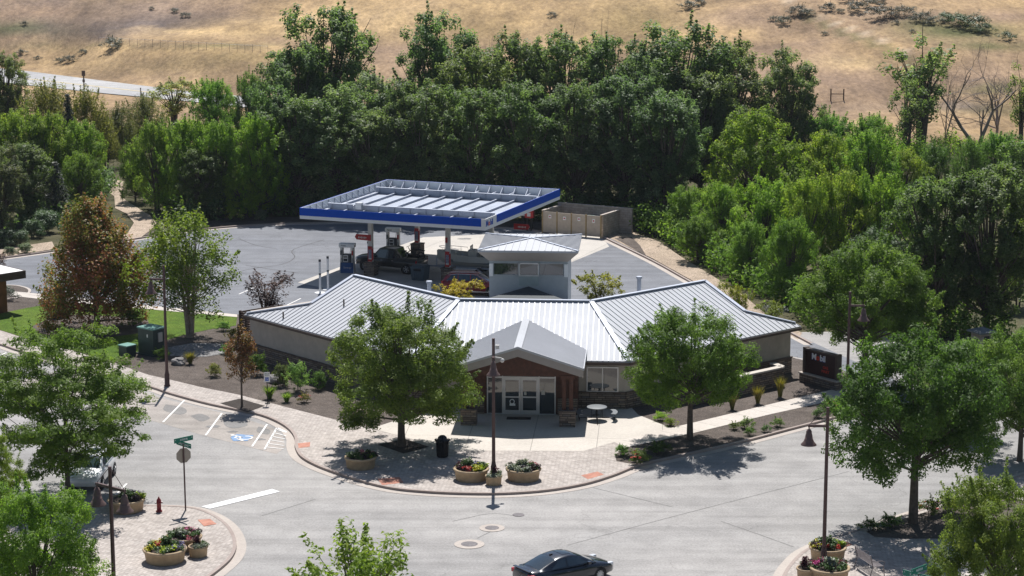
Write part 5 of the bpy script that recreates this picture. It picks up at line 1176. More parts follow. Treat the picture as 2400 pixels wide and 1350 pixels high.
def leaf_arrays(rs, pts, nrm, size, aspect=.55, sizevar=.35):
    n = len(pts); r = rs.normal(size=(n, 3)); a = np.cross(nrm, r); a /= np.linalg.norm(a, axis=1, keepdims=True)+1e-9
    b = np.cross(nrm, a); L = size*(1+sizevar*(rs.rand(n, 1)*2-1)); w = L*aspect
    bend = nrm*(L*.18)
    V = np.stack([pts-a*L*.5-bend, pts+b*w*.5+bend*.4, pts+a*L*.5-bend, pts-b*w*.5+bend*.4], 1).reshape(-1, 3)
    return V
def leaf_mesh(name, V, tint, m):
    n = len(V)//4; me = bpy.data.meshes.new(name); me.vertices.add(4*n); me.vertices.foreach_set("co", V.astype(np.float32).ravel())
    me.loops.add(4*n); me.loops.foreach_set("vertex_index", np.arange(4*n, dtype=np.int32)); me.polygons.add(n)
    me.polygons.foreach_set("loop_start", np.arange(0, 4*n, 4, dtype=np.int32))
    try: me.polygons.foreach_set("loop_total", np.full(n, 4, dtype=np.int32))
    except Exception: pass
    at = me.attributes.new("tint", 'FLOAT', 'FACE'); at.data.foreach_set("value", tint.astype(np.float32))
    me.update(calc_edges=True); me.validate(); me.materials.append(m); return me
def clump_leaves(rs, cen, rad, n, flat, ctint, up=.5, hollow=2.4, droop=0.0):
    d = rs.normal(size=(n, 3)); d /= np.linalg.norm(d, axis=1, keepdims=True); u = rs.rand(n, 1)**(1/hollow)
    rad = np.asarray(rad, float); off = d*u*rad*np.array([1, 1, flat])
    if droop: off[:, 2] -= droop*(off[:, 0]**2+off[:, 1]**2)/max(rad.max(), .1)
    nr = d*.8+rs.normal(size=(n, 3))*.52+np.array([0, 0, up*1.3]); nr /= np.linalg.norm(nr, axis=1, keepdims=True)
    t = np.clip(ctint*.6+rs.rand(n)*.55-.08, 0, 1); return cen+off, nr, t
PROFILES = {
 'flame': lambda t: np.where(t < .3, .86+.14*(t/.3), np.clip(1-((t-.3)/.74), 0, 1)**.75),
 'spread': lambda t: np.where(t < .32, .80+.20*(t/.32), np.sqrt(np.clip(1-((t-.32)/.70)**2, 0, 1))),
 'poplar': lambda t: np.where(t < .5, .62+.38*(t/.5), np.sqrt(np.clip(1-((t-.5)/.53)**2, 0, 1))),
 'round': lambda t: np.sqrt(np.clip(1-(2*t-1)**2, 0, 1))*.9+.1*(1-t),
 'oval': lambda t: np.clip(np.sin(PI*(t*.92+.06)), 0, 1)**.65,
 'broadtop': lambda t: np.clip(np.sin(PI*(t**.85*.86+.10)), 0, 1)**.7,
 'cone': lambda t: np.clip(1.02-t, 0, 1)**.85,
 'vase': lambda t: np.clip(.35+t*.9, 0, 1)*np.clip((1.06-t)*3, 0, 1)**.6,
 'dome': lambda t: np.sqrt(np.clip(1-t**2, 0, 1)),
 'column': lambda t: np.clip(np.sin(PI*(t*.9+.09)), 0, 1)**.45 }
TREEB = {}
def make_tree(kind, seed, H, R, z0, nc, rc, nl, ls, prof, leafm, bark, flat=.75, shoots=0, aspect=.55, trunk_r=.16, stems=1, lump=.2, inner=.35, up=.5, droop=0.0, rcz=1.0, limb_every=4, name='tree', sub='crown', bare=0, lobes=11, lr=.42, lz=1.0, low=-.45):
    rs = np.random.RandomState(seed); f = PROFILES[prof]; P = []; Nn = []; T = []; cens = []; LB = []; Hc = H-z0
    for k in range(lobes):                                      # big billows first, leaf clumps over their skins
        t = (k+.5+rs.rand()*.6-.3)/lobes; t = .06+.90*t; q = R*lr*(.72+.5*rs.rand())*(.75+.45*(1-abs(2*t-.9)))
        rr = max(0, R*float(f(np.array(t)))*(.92+.2*rs.rand())-q*.8)*(.55+.45*rs.rand()**.5); a = k*2.4+rs.rand()*.9
        z = z0+t*Hc; qz = q*lz; z = min(max(z, z0+qz*.55), H-qz*.92); LB.append((rr*math.cos(a), rr*math.sin(a), z, q, qz, rs.rand()))
    wts = np.array([l[3]**2 for l in LB]); wts /= wts.sum()
    for i in range(nc):
        x, y, z, q, qz, lt = LB[rs.choice(len(LB), p=wts)]
        d = rs.normal(size=3); d /= np.linalg.norm(d)
        if d[2] < low: d[2] = -d[2]
        k = .72+.3*rs.rand() if rs.rand() < .85 else .5*rs.rand()
        cx, cy, cz = x+d[0]*q*k, y+d[1]*q*k, z+d[2]*qz*k
        if cz < z0*.6: continue
        cens.append((cx, cy, cz, min(1, max(0, (cz-z0)/Hc)), min(1, math.hypot(cx, cy)/R)))
        qq = rc*(.65+.7*rs.rand()); ct = np.clip(.62*lt+.45*rs.rand()-.02, 0, 1)
        p, n_, tt = clump_leaves(rs, np.array([cx, cy, cz]), (qq, qq, qq*rcz), int(nl*(qq/rc)**2), flat, ct, up, droop=droop)
        n_ = n_+d*.45; n_ /= np.linalg.norm(n_, axis=1, keepdims=True)
        P.append(p); Nn.append(n_); T.append(tt)
    for k in range(shoots):
        x, y, z, t, rad = cens[rs.randint(len(cens))]
        if rad < .6 and t < .7: continue
        d = Vector((x, y, max(.3, (z-z0)*.55))).normalized(); L = rc*(1.0+.9*rs.rand()); ct = rs.rand()
        for j in range(4):
            c_ = np.array([x, y, z])+np.array(d+Vector((0, 0, .5)))*L*(.35+.33*j)*.75; q = rc*(.42-.07*j)
            p, n_, tt = clump_leaves(rs, c_, (q, q, q*1.4), int(nl*.16), 1, ct, up); P.append(p); Nn.append(n_); T.append(tt)
    P = np.concatenate(P); Nn = np.concatenate(Nn); T = np.concatenate(T)
    keep = P[:, 2] > .06; P, Nn, T = P[keep], Nn[keep], T[keep]
    crown = leaf_mesh("crown", leaf_arrays(rs, P, Nn, ls, aspect), T, leafm)
    mb = MB(); zt = z0+(H-z0)*.72
    for s_ in range(stems):
        a = 2*PI*s_/max(1, stems)+rs.rand(); lean = (0 if stems == 1 else .16*R+.2)
        ex, ey = lean*math.cos(a), lean*math.sin(a); b = .12*trunk_r*10*rs.normal(size=4)*.3
        pts = [(.0+ex*.15, ey*.15, -.15), (ex*.3+b[0]*.3, ey*.3+b[1]*.3, z0*.6), (ex*.6+b[2]*.5, ey*.6+b[3]*.5, z0+(H-z0)*.3), (ex, ey, zt)]
        mb.tube(pts, [trunk_r*1.25, trunk_r, trunk_r*.7, trunk_r*.18], 8)
    mids = np.array([c_[:3] for c_ in cens])
    for j in range(0, len(cens), limb_every):
        x, y, z, t, rad = cens[j]; zb = z0*.7+(z-z0*.7)*.38+.1; w = (zb/zt)
        s0 = Vector((x*.06, y*.06, min(zb, zt*.9))); m_ = Vector((x*.5, y*.5, zb+(z-zb)*.42)); e = Vector((x, y, z))
        mb.tube([s0, m_, e], [trunk_r*.42*(1-.5*w), trunk_r*.24, trunk_r*.07], 5, False)
    for k in range(bare):
        x, y, z, t, rad = cens[rs.randint(len(cens))]; e = Vector((x*1.15, y*1.15, z+.15*H*(.4+rs.rand()))); mb.tube([Vector((x*.5, y*.5, z*.8)), (Vector((x, y, z))+e)/2+Vector(rs.normal(size=3)*.2), e], [.05, .035, .012], 4, False)
    H = float(P[:, 2].max()); R = float(np.percentile(np.hypot(P[:, 0], P[:, 1]), 97))
    trunk = mb.build("trunk", bark, None, uv=False); tm = trunk.data; bpy.data.objects.remove(trunk)
    TREEB.setdefault(kind, []).append((crown, tm, H, R, sub))
RNG = random.Random(11)
def place(kind, name, label, cat, p, h, r, group=None, var=None, rz=None, tone=(1, 1, 1), trunk=True):
    lst = TREEB[kind]; crown, tm, H, R, sub = lst[RNG.randrange(len(lst)) if var is None else var % len(lst)]
    t = thing(name, label, cat, p, RNG.random()*6.28 if rz is None else rz, group); t.scale = (r/R, r/R, h/H)
    o = bpy.data.objects.new(sub, crown); C.objects.link(o); o.parent = t
    j = [1+.08*(RNG.random()*2-1) for _ in range(3)]; o.color = (tone[0]*j[0], tone[1]*j[1], tone[2]*j[2], 1)
    if trunk:
        o = bpy.data.objects.new("trunk" if sub == 'crown' else "stem", tm); C.objects.link(o); o.parent = t
    return t
def tree_px(kind, name, label, cat, px, base, top, wpx, group=None, var=None, tone=(1, 1, 1), rz=None, z=0.0, dx=0):
    """stands at photo point (px, base); reaches up to photo row top; crown wpx wide in the photo"""
    p = G(px, base, z); h = AtY(px, top, p.y).z-z; q = proj(p.x, p.y, h*.6)
    dep = p.y*_c-(h*.6-CH)*_s; r = wpx/CF*dep/2
    return place(kind, name, label, cat, p, max(.2, h), r, group, var, rz, tone)
# kinds
for s_ in range(4): make_tree('cotton', 20+s_, 16, 4.9, 1.2, 400, .56, 74, .25, 'poplar', L_COTT, BARK, .95, 34, .62, .32, 1, up=.6, bare=3, lobes=22, lr=.40, lz=1.1, rcz=1.2)
for s_ in range(3): make_tree('box', 40+s_, 9, 4.2, .3, 300, .46, 74, .225, 'spread', L_BOX, BARK, .95, 70, .5, .2, 2, up=.6, lobes=17, lr=.38, lz=1.1, rcz=1.35)
for s_ in range(3):
    make_tree('ash', 60+s_, 8, 3.9, 1.35, 440, .40, 128, .15, 'spread', L_ASH, BARK, .85, 70, .40, .17, 1, up=.55, droop=.15, lobes=22, lr=.36, lz=.85, rcz=1.0, limb_every=12, low=-.85)
    if s_ < 2: make_tree('ashhigh', 66+s_, 8, 3.9, 2.2, 440, .40, 128, .15, 'spread', L_ASH, BARK, .85, 70, .40, .17, 1, up=.55, droop=.15, lobes=22, lr=.36, lz=.8, rcz=1.0, limb_every=12, low=-.85)
for s_ in range(2): make_tree('locust', 80+s_, 9, 4.2, 1.2, 520, .46, 110, .165, 'spread', L_LOC, BARK, .5, 60, .36, .12, 1, up=.7, droop=.3, lobes=26, lr=.36, lz=.62, limb_every=16)
make_tree('maple', 90, 8, 3.2, .4, 430, .40, 80, .14, 'flame', L_MAPLE, BARK, 1.0, 150, .6, .16, 1, up=.35, rcz=1.8, lobes=28, lr=.34, lz=1.4, limb_every=12, low=-.97)
make_tree('birch', 95, 9, 3.1, 1.6, 190, .46, 62, .16, 'oval', L_BIRCH, BARKL, .95, 50, .6, .11, 3, up=.2, droop=.35, rcz=1.4, limb_every=3, lobes=15, lr=.36, lz=1.4)
for s_ in range(2): make_tree('purple', 100+s_, 3.4, 1.7, .4, 70, .26, 30, .13, 'vase', L_PURP, BARK, .9, 40, .55, .06, 4, up=.3, rcz=1.6, limb_every=2, lobes=9, lr=.36, lz=1.3)
make_tree('rust', 105, 4.2, .8, 1.4, 70, .24, 42, .12, 'column', L_RUST, BARK, 1.0, 16, .55, .05, 1, up=.3, rcz=1.5, lobes=9, lr=.5, lz=1.5)
for s_ in range(2): make_tree('sparse', 110+s_, 13, 3.6, 3.2, 74, .62, 40, .30, 'vase', L_COTT, BARK, .9, 36, .65, .22, 3, up=.4, rcz=1.4, limb_every=2, bare=8, lobes=10, lr=.34, lz=1.6)
for s_ in range(2): make_tree('willow', 115+s_, 7, 3.6, .4, 190, .52, 60, .26, 'dome', L_WILL, BARK, 1.0, 50, .3, .16, 2, up=.2, rcz=1.8, lobes=11, lr=.42, lz=1.3)
for s_ in range(3): make_tree('shrub', 120+s_, 1.6, 1.0, .08, 60, .2, 40, .11, 'dome', L_BOX, BARK, .85, 12, .5, .03, 3, up=.5, sub='foliage', lobes=7, lr=.5)
for s_ in range(2): make_tree('hedge', 125+s_, 1.4, 1.0, .08, 90, .2, 46, .09, 'dome', L_VAR, BARK, .9, 0, .6, .03, 3, up=.4, sub='foliage', lobes=8, lr=.6)
for s_ in range(3): make_tree('sage', 130+s_, 1.4, 1.1, .08, 44, .24, 36, .13, 'dome', L_GREY, BARK, .9, 6, .4, .03, 3, up=.4, sub='foliage', lobes=6, lr=.5)
for s_ in range(2): make_tree('yellow', 135+s_, 3.0, 1.9, .3, 80, .24, 36, .14, 'vase', L_YEL, BARK, .9, 40, .6, .05, 4, up=.4, rcz=1.5, limb_every=2, sub='foliage', lobes=9, lr=.36, lz=1.2)
make_tree('sprout', 140, 6.2, 2.4, 3.0, 60, .36, 44, .22, 'vase', L_LOC, BARK, .9, 34, .36, .1, 2, up=.4, droop=.25, rcz=1.7, limb_every=1, lobes=8, lr=.3, lz=1.6)
make_tree('rose', 142, 1.0, .7, .08, 34, .17, 34, .10, 'dome', L_ASH, BARK, .85, 6, .5, .02, 3, up=.5, sub='foliage', lobes=6, lr=.5)
def conifer(seed):
    rs = np.random.RandomState(seed); P = []; Nn = []; T = []; H, R = 8.0, 2.0; mb = MB()
    for k in range(30):
        t = k/30; z = .5+t*(H-.6); rr = R*(1-t)**.9+.12
        for j in range(max(4, int(11*(1-t)+4))):
            a = rs.rand()*6.28; L = rr*(.75+.35*rs.rand()); ct = rs.rand()
            for m_ in range(4):
                s_ = (m_+1)/4; c_ = np.array([L*s_*math.cos(a), L*s_*math.sin(a), z-.32*L*s_*s_+.05])
                p, n_, tt = clump_leaves(rs, c_, (.24, .24, .16), 9, 1, ct, .5); P.append(p); Nn.append(n_); T.append(tt)
    P = np.concatenate(P); Nn = np.concatenate(Nn); T = np.concatenate(T)
    cr = leaf_mesh("crown", leaf_arrays(rs, P, Nn, .24, .22), T, L_SPR); mb.tube([(0, 0, -.1), (0, 0, H*.9)], [.17, .02], 7); o = mb.build("trunk", BARK, uv=False); tm = o.data; bpy.data.objects.remove(o); TREEB.setdefault('spruce', []).append((cr, tm, H, R, 'crown'))
conifer(3)
def grass_tuft(kind, seed, n, H, R, m, w=.022):
    rs = np.random.RandomState(seed); V = []; T = []
    for k in range(n):
        a = rs.rand()*6.28; l = H*(.6+.45*rs.rand()); b = R*(.25+.8*rs.rand()); r0 = R*.25*rs.rand(); c_, s_ = math.cos(a), math.sin(a); p = np.array([r0*c_, r0*s_, 0]); e = p+np.array([b*c_, b*s_, l]); m_ = p+np.array([b*.3*c_, b*.3*s_, l*.6]); sd = np.array([-s_, c_, 0])*w
        V += [p-sd, p+sd, m_+sd, m_-sd, m_-sd, m_+sd, e+sd*.1, e-sd*.1]; t = rs.rand(); T += [t*.7, t]
    me = leaf_mesh("foliage", np.array(V), np.array(T), m); mb = MB(); mb.lathe([(R*.3, -.03), (R*.22, .05), (.001, .07)], 8); o = mb.build("stem", BARK, uv=False); tm = o.data; bpy.data.objects.remove(o); TREEB.setdefault(kind, []).append((me, tm, H, R, 'foliage'))
grass_tuft('tuft', 5, 150, 1.0, .4, L_TAN); grass_tuft('tuftg', 6, 150, .7, .4, L_BOX)
def dead_tree(seed, H):
    rs = np.random.RandomState(seed); mb = MB()
    def br(p, d, L, r, lv):
        q_ = p; pts = [p]; 
        for k in range(3): d = (d+Vector(rs.normal(size=3)*.10)+Vector((0, 0, .05))).normalized(); q_ = q_+d*L/3; pts.append(q_)
        mb.tube(pts, [r, r*.85, r*.7, r*.5], 5 if lv < 2 else 3, False)
        if lv < 4:
            for k in range(3 if lv < 3 else 4):
                i = rs.randint(1, 4); e = (d+Vector(rs.normal(size=3)*.48)).normalized(); br(pts[i], e, L*(.55+.25*rs.rand()), r*.5, lv+1)
    for k in range(2): br(Vector((0, 0, -.2)), Vector((.25*(k*2-1)+rs.normal()*.1, rs.normal()*.15, 1)).normalized(), H*.36, .15, 0)
    zm = max(v[2] for v in mb.v); rm = max(math.hypot(v[0], v[1]) for v in mb.v); o = mb.build("branches", DEADW, uv=False); me = o.data; bpy.data.objects.remove(o); TREEB.setdefault('dead', []).append((me, None, zm, rm, 'branches'))
dead_tree(4, 11); dead_tree(9, 11); dead_tree(15, 11)
def dead_px(label, px, base, top, wpx, var, z=0.0):
    p = G(px, base, z); h = AtY(px, top, p.y).z-z; me, _, H, R, _ = TREEB['dead'][var]; r = wpx/CF*(p.y+5)/2
    t = thing("dead_tree", label, "dead tree", p, var*1.3, "bare grey trees"); t.scale = (r/R*1.15, r/R*1.15, h/H); o = bpy.data.objects.new("branches", me); C.objects.link(o); o.parent = t; return t

# ---- the cottonwood belt behind the station
CG = "cottonwoods behind the fuel station"
for (px, b, tp, w, tone, lab) in [
 (762, 455, 0, 250, (.95, 1, 1), "tallest cottonwood left of the canopy, crown rising well above the belt"),
 (690, 470, 95, 200, (.95, 1, .95), "cottonwood on the left shoulder of the tallest crown"),
 (1032, 430, 0, 205, (.9, .98, .9), "dark round topped cottonwood standing alone against the dry hill above the canopy"),
 (880, 480, 150, 190, (1.2, 1.15, 1.35), "silvery cottonwood in the dip left of the round topped one"),
 (1120, 470, 95, 200, (1.1, 1.12, .95), "cottonwood with an upright plume crown just right of the round topped one"),
 (1215, 455, 62, 190, (.95, 1, .9), "cottonwood with a flat toothed top behind the canopy's back edge"),
 (1320, 452, 62, 210, (1, 1.05, .9), "cottonwood with bare twigs sticking out of its top at the belt's centre"),
 (1425, 458, 70, 190, (.95, 1, .9), "cottonwood with a dense even top right of the belt's centre"),
 (1580, 455, 22, 270, (.92, 1, .9), "broad high cottonwood above the block enclosure"),
 (1500, 468, 100, 190, (.92, .98, .95), "dark cottonwood filling the notch left of the broad high one"),
 (1705, 445, 72, 210, (1, 1.03, 1.0), "cottonwood behind the bright green trees on the belt's right side"),
 (1840, 420, 92, 150, (1.02, 1.05, 1.1), "last cottonwood at the belt's right end leaning out over the dry field"),
 (985, 505, 175, 200, (1.05, 1.05, 1.0), "front row cottonwood behind the canopy's far left corner"),
 (1105, 508, 195, 190, (1.0, 1.04, .9), "front row cottonwood behind the middle of the canopy"),
 (1230, 510, 170, 200, (.9, .95, .9), "front row cottonwood behind the canopy's far right corner"),
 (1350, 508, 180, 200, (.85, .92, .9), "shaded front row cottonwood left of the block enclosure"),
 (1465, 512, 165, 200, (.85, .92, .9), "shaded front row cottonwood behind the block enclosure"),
 (1560, 520, 210, 180, (.9, .98, .9), "front row cottonwood beside the path right of the enclosure"),
 (800, 502, 175, 210, (1.08, 1.06, 1.12), "front row cottonwood left of the canopy with pale glinting leaves"),
 (880, 512, 250, 170, (.95, 1, .9), "small front row cottonwood directly behind the canopy's left edge"),
 (700, 500, 215, 200, (1.15, 1.1, 1.2), "greyish cottonwood over the back kerb of the lot"),
 (640, 490, 190, 150, (.9, 1, .9), "dark cottonwood beside the pale path's trees"),
 (1640, 470, 150, 190, (.95, 1.0, .92), "cottonwood between the broad high one and the bright green trees")]:
    tree_px('cotton', "cottonwood_tree", lab, "tree", px, b, tp, w*1.06, CG, tone=tuple(k_*1.3 for k_ in tone))
for (px, b, tp, w, v, lab) in [(1350, 455, 20, 120, 0, "bare twigs of a dead tree above the belt's centre"), (1430, 450, 18, 110, 1, "bare dead crown above the dense even cottonwood top"), (1135, 450, 60, 90, 2, "bare dead twigs beside the round topped cottonwood")]: dead_px(lab, px, b, tp, w, v)
# ---- left woods
WG = "woodland trees at left"
for (kind, px, b, tp, w, tone, lab) in [
 ('cotton', 15, 330, 112, 120, (.95, 1.05, .9), "dark tree at the top left edge against the highway"),
 ('box', 505, 335, 178, 130, (.72, .95, .8), "round bright tree beside the highway's right end"),
 ('box', 585, 345, 155, 90, (.45, .6, .7), "small dark tree between the round bright tree and the cottonwoods"),
 ('willow', 120, 395, 180, 150, (1.0, 1.1, .8), "feathery willow below the highway at left"),
 ('willow', 205, 400, 195, 130, (1.1, 1.15, .9), "feathery willow below the brown highway marker"),
 ('willow', 280, 360, 235, 100, (.8, .85, .8), "dull low willow right of the highway marker"),
 ('willow', 345, 345, 215, 110, (1.05, 1.0, 1.1), "pale low willow under the thin tree"),
 ('sparse', 408, 300, 182, 105, (1.5, 1.6, 1.3), "thin half bare tree against the highway"),
 ('spruce', 165, 420, 215, 70, (.7, .7, .7), "dark narrow conifer among the willows"),
 ('box', 40, 460, 240, 150, (.85, 1, .9), "broad bright tree at the left edge"),
 ('box', 115, 455, 255, 140, (.8, .95, .8), "bright tree between the left edge and the conifer"),
 ('box', 195, 450, 275, 120, (.75, .92, .8), "bright tree over the white patch of path"),
 ('cotton', 50, 520, 330, 150, (.9, 1, .95), "dark tree above the hedge shrubs at left"),
 ('box', 185, 500, 345, 110, (.6, .75, .8), "dark tree left of the pale path"),
 ('spruce', 133, 515, 375, 90, (1, 1, 1), "blue green spruce above the hedge shrubs"),
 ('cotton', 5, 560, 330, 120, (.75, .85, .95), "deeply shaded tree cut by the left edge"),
 ('box', 368, 492, 270, 120, (.72, .9, .8), "tall bright tree at the right side of the pale path"),
 ('box', 438, 500, 262, 150, (.7, .88, .8), "broad bright tree above the pale path's bend"),
 ('box', 520, 505, 268, 150, (.72, .92, .8), "broad bright tree above the lot's back kerb"),
 ('box', 605, 508, 258, 140, (.75, .95, .75), "bright tree next to the cottonwood belt"),
 ('box', 575, 512, 370, 110, (.85, 1.0, .8), "small bright tree in front of the broad ones by the kerb"),
 ('cotton', 475, 512, 340, 130, (.8, .95, .8), "dark trunked tree standing at the kerb behind the birch"),
 ('box', 318, 472, 335, 85, (.6, .7, .75), "dark tree at the right side of the pale path's far end"),
 ('willow', 250, 395, 270, 80, (.9, .9, .9), "greyish bush behind the white patch of path")]:
    tree_px(kind, {'spruce': 'spruce_tree', 'willow': 'willow_tree', 'cotton': 'cottonwood_tree', 'sparse': 'thin_tree', 'box': 'leafy_tree'}[kind], lab, "tree", px, b, tp, w*1.05, WG, tone=(tone[0]*1.38, tone[1]*1.12, tone[2]*1.1))
# ---- right woods
RG = "bright green trees at right"
for (kind, px, b, tp, w, tone, lab) in [
 ('box', 1765, 520, 243, 230, (1.0, 1.05, .8), "big rounded bright green tree right of the cottonwood belt"),
 ('box', 1925, 420, 252, 160, (.8, 1, 1), "bright tree bordering the dry field, left of two"),
 ('box', 2040, 430, 262, 150, (.95, 1.05, .9), "bright tree bordering the dry field, right of two"),
 ('box', 1935, 500, 300, 170, (1.35, 1.15, .9), "yellowish tree beside the big rounded bright one"),
 ('box', 2030, 530, 290, 170, (1.0, 1.05, .9), "bright tree with a dark hollow in the middle of the right woods"),
 ('box', 2110, 520, 340, 150, (1.05, 1.1, .9), "bright tree below the sparse cottonwood"),
 ('willow', 2190, 470, 318, 120, (.75, 1.1, .7), "soft rounded willow below the dead trees, left of two"),
 ('willow', 2270, 480, 318, 110, (.8, 1.1, .7), "soft rounded willow below the dead trees, right of two"),
 ('box', 2340, 470, 300, 160, (.8, .95, 1.0), "glossy green tree at the right edge below the dead trees"),
 ('cotton', 2395, 560, 310, 150, (1.3, 1.4, 1.1), "pale leaved tree cut by the right edge"),
 ('sparse', 2158, 345, 80, 215, (1.5, 1.5, 1.2), "tall sparse cottonwood standing in the dry field at right"),
 ('sparse', 2125, 370, 175, 130, (1.3, 1.35, 1.0), "thin cottonwood at the foot of the tall sparse one"),
 ('sparse', 2392, 345, 140, 100, (1.7, 1.7, 1.0), "thin yellowish cottonwood at the top right edge"),
 ('box', 1615, 560, 425, 120, (1.05, 1.1, .9), "bright bushy tree at the path beside the enclosure"),
 ('box', 1690, 590, 420, 150, (1.1, 1.12, .9), "bright bushy tree at the path, second from the enclosure"),
 ('box', 1640, 612, 500, 110, (.8, .9, .8), "low tree leaning over the path right of the enclosure"),
 ('box', 1790, 620, 400, 170, (1.12, 1.1, .85), "bright bushy tree with yellow tips above the path's middle"),
 ('box', 1750, 655, 510, 130, (.95, 1.0, .85), "low bright tree over the path behind the right roof wing"),
 ('box', 1880, 660, 400, 170, (1.15, 1.12, .85), "bright bushy tree above the right roof wing's end"),
 ('box', 1970, 650, 380, 170, (1.2, 1.15, .85), "tall yellow tipped tree in the middle of the right woods"),
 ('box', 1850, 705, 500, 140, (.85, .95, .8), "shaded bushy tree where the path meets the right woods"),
 ('box', 2060, 650, 385, 160, (1.1, 1.1, .85), "yellow green tree left of the big dark one"),
 ('cotton', 2190, 780, 405, 220, (.95, 1.05, .85), "big dark tree over the stone pillar, left of two"),
 ('cotton', 2310, 790, 385, 240, (.85, .95, .8), "big dark tree over the stone pillar, right of two"),
 ('box', 2385, 720, 500, 110, (1.2, 1.1, .9), "bright tree at the right edge above the pillar"),
 ('cotton', 2050, 760, 520, 170, (.75, .85, .8), "dark tree behind the street tree by the monument sign")]:
    tree_px(kind, {'willow': 'willow_tree', 'cotton': 'cottonwood_tree', 'sparse': 'thin_tree', 'box': 'leafy_tree'}[kind], lab, "tree", px, b, tp, w, RG, tone=tone)
dead_px("large bare grey tree with forked trunk in the dry field at right", 2290, 352, 90, 260, 0); dead_px("bare grey tree right of the large forked one", 2335, 330, 88, 210, 1); dead_px("slim bare tree left of the large forked one", 2215, 335, 140, 130, 2)
# ---- street and garden trees
for (kind, nm, px, b, tp, w, tone, v, lab) in [
 ('ash', 'street_tree', 942, 1046, 690, 372, (.92, .95, .92), 0, "round leafy street tree in a square pit left of the entrance"),
 ('ashhigh', 'street_tree', 1617, 1030, 690, 300, (.82, .9, .85), 1, "leafy street tree in the gravel strip right of the entrance"),
 ('ashhigh', 'street_tree', 2140, 1226, 735, 420, (.62, .72, .68), 1, "large dark street tree in the bed at the near right corner"),
 ('ashhigh', 'street_tree', 2025, 905, 545, 325, (.9, .97, .9), 0, "tall street tree behind the lamp at the monument sign"),
 ('ash', 'street_tree', 2335, 1470, 1065, 300, (1.1, 1.1, 1), 1, "bright street tree cut by the right edge at the bottom"),
 ('ash', 'street_tree', 2390, 1075, 745, 280, (.95, 1.0, .95), 2, "street tree at the right edge behind the large dark one"),
 ('ash', 'street_tree', 2250, 1010, 775, 200, (.9, 1.0, .95), 1, "street tree half hidden behind the large dark one"),
 ('ash', 'street_tree', 90, 1540, 1110, 330, (1.1, 1.15, .9), 0, "bushy tree filling the bottom left corner"),
 ('locust', 'honey_locust', 160, 1160, 735, 420, (.95, 1.0, .9), 0, "feathery honey locust over the white hatchback at left"),
 ('locust', 'honey_locust', -10, 1290, 985, 160, (1.25, 1.2, .8), 1, "yellow green feathery tree cut by the left edge"),
 ('sprout', 'young_tree', 842, 1620, 1232, 330, (1.3, 1.25, .9), 0, "pale green tree tops poking up at the bottom edge"),
 ('maple', 'red_maple', 228, 768, 447, 275, (1.3, 1.3, 1.3), 0, "rust and green maple on the left lawn"),
 ('birch', 'river_birch', 446, 790, 468, 240, (1.0, 1.0, .9), 0, "bright river birch with three pale stems behind the cabinet"),
 ('purple', 'plum_tree', 624, 735, 632, 130, (1, 1, 1), 0, "small purple leaved plum beside the left roof corner"),
 ('purple', 'plum_tree', -5, 640, 590, 60, (1, 1, 1), 1, "purple leaved plum cut by the left edge above the kiosk"),
 ('rust', 'young_maple', 567, 953, 752, 78, (1, 1, 1), 0, "thin young tree with rust leaves in a square pit on the left pavement"),
 ('spruce', 'spruce_tree', 138, 745, 655, 75, (1, 1, 1.1), 0, "small blue spruce at the left foot of the rust maple")]:
    z = SZ if b > 700 and kind != 'spruce' else 0
    tree_px(kind, nm, lab, "tree", px, b, tp, w, tone=tone, var=v, z=z)
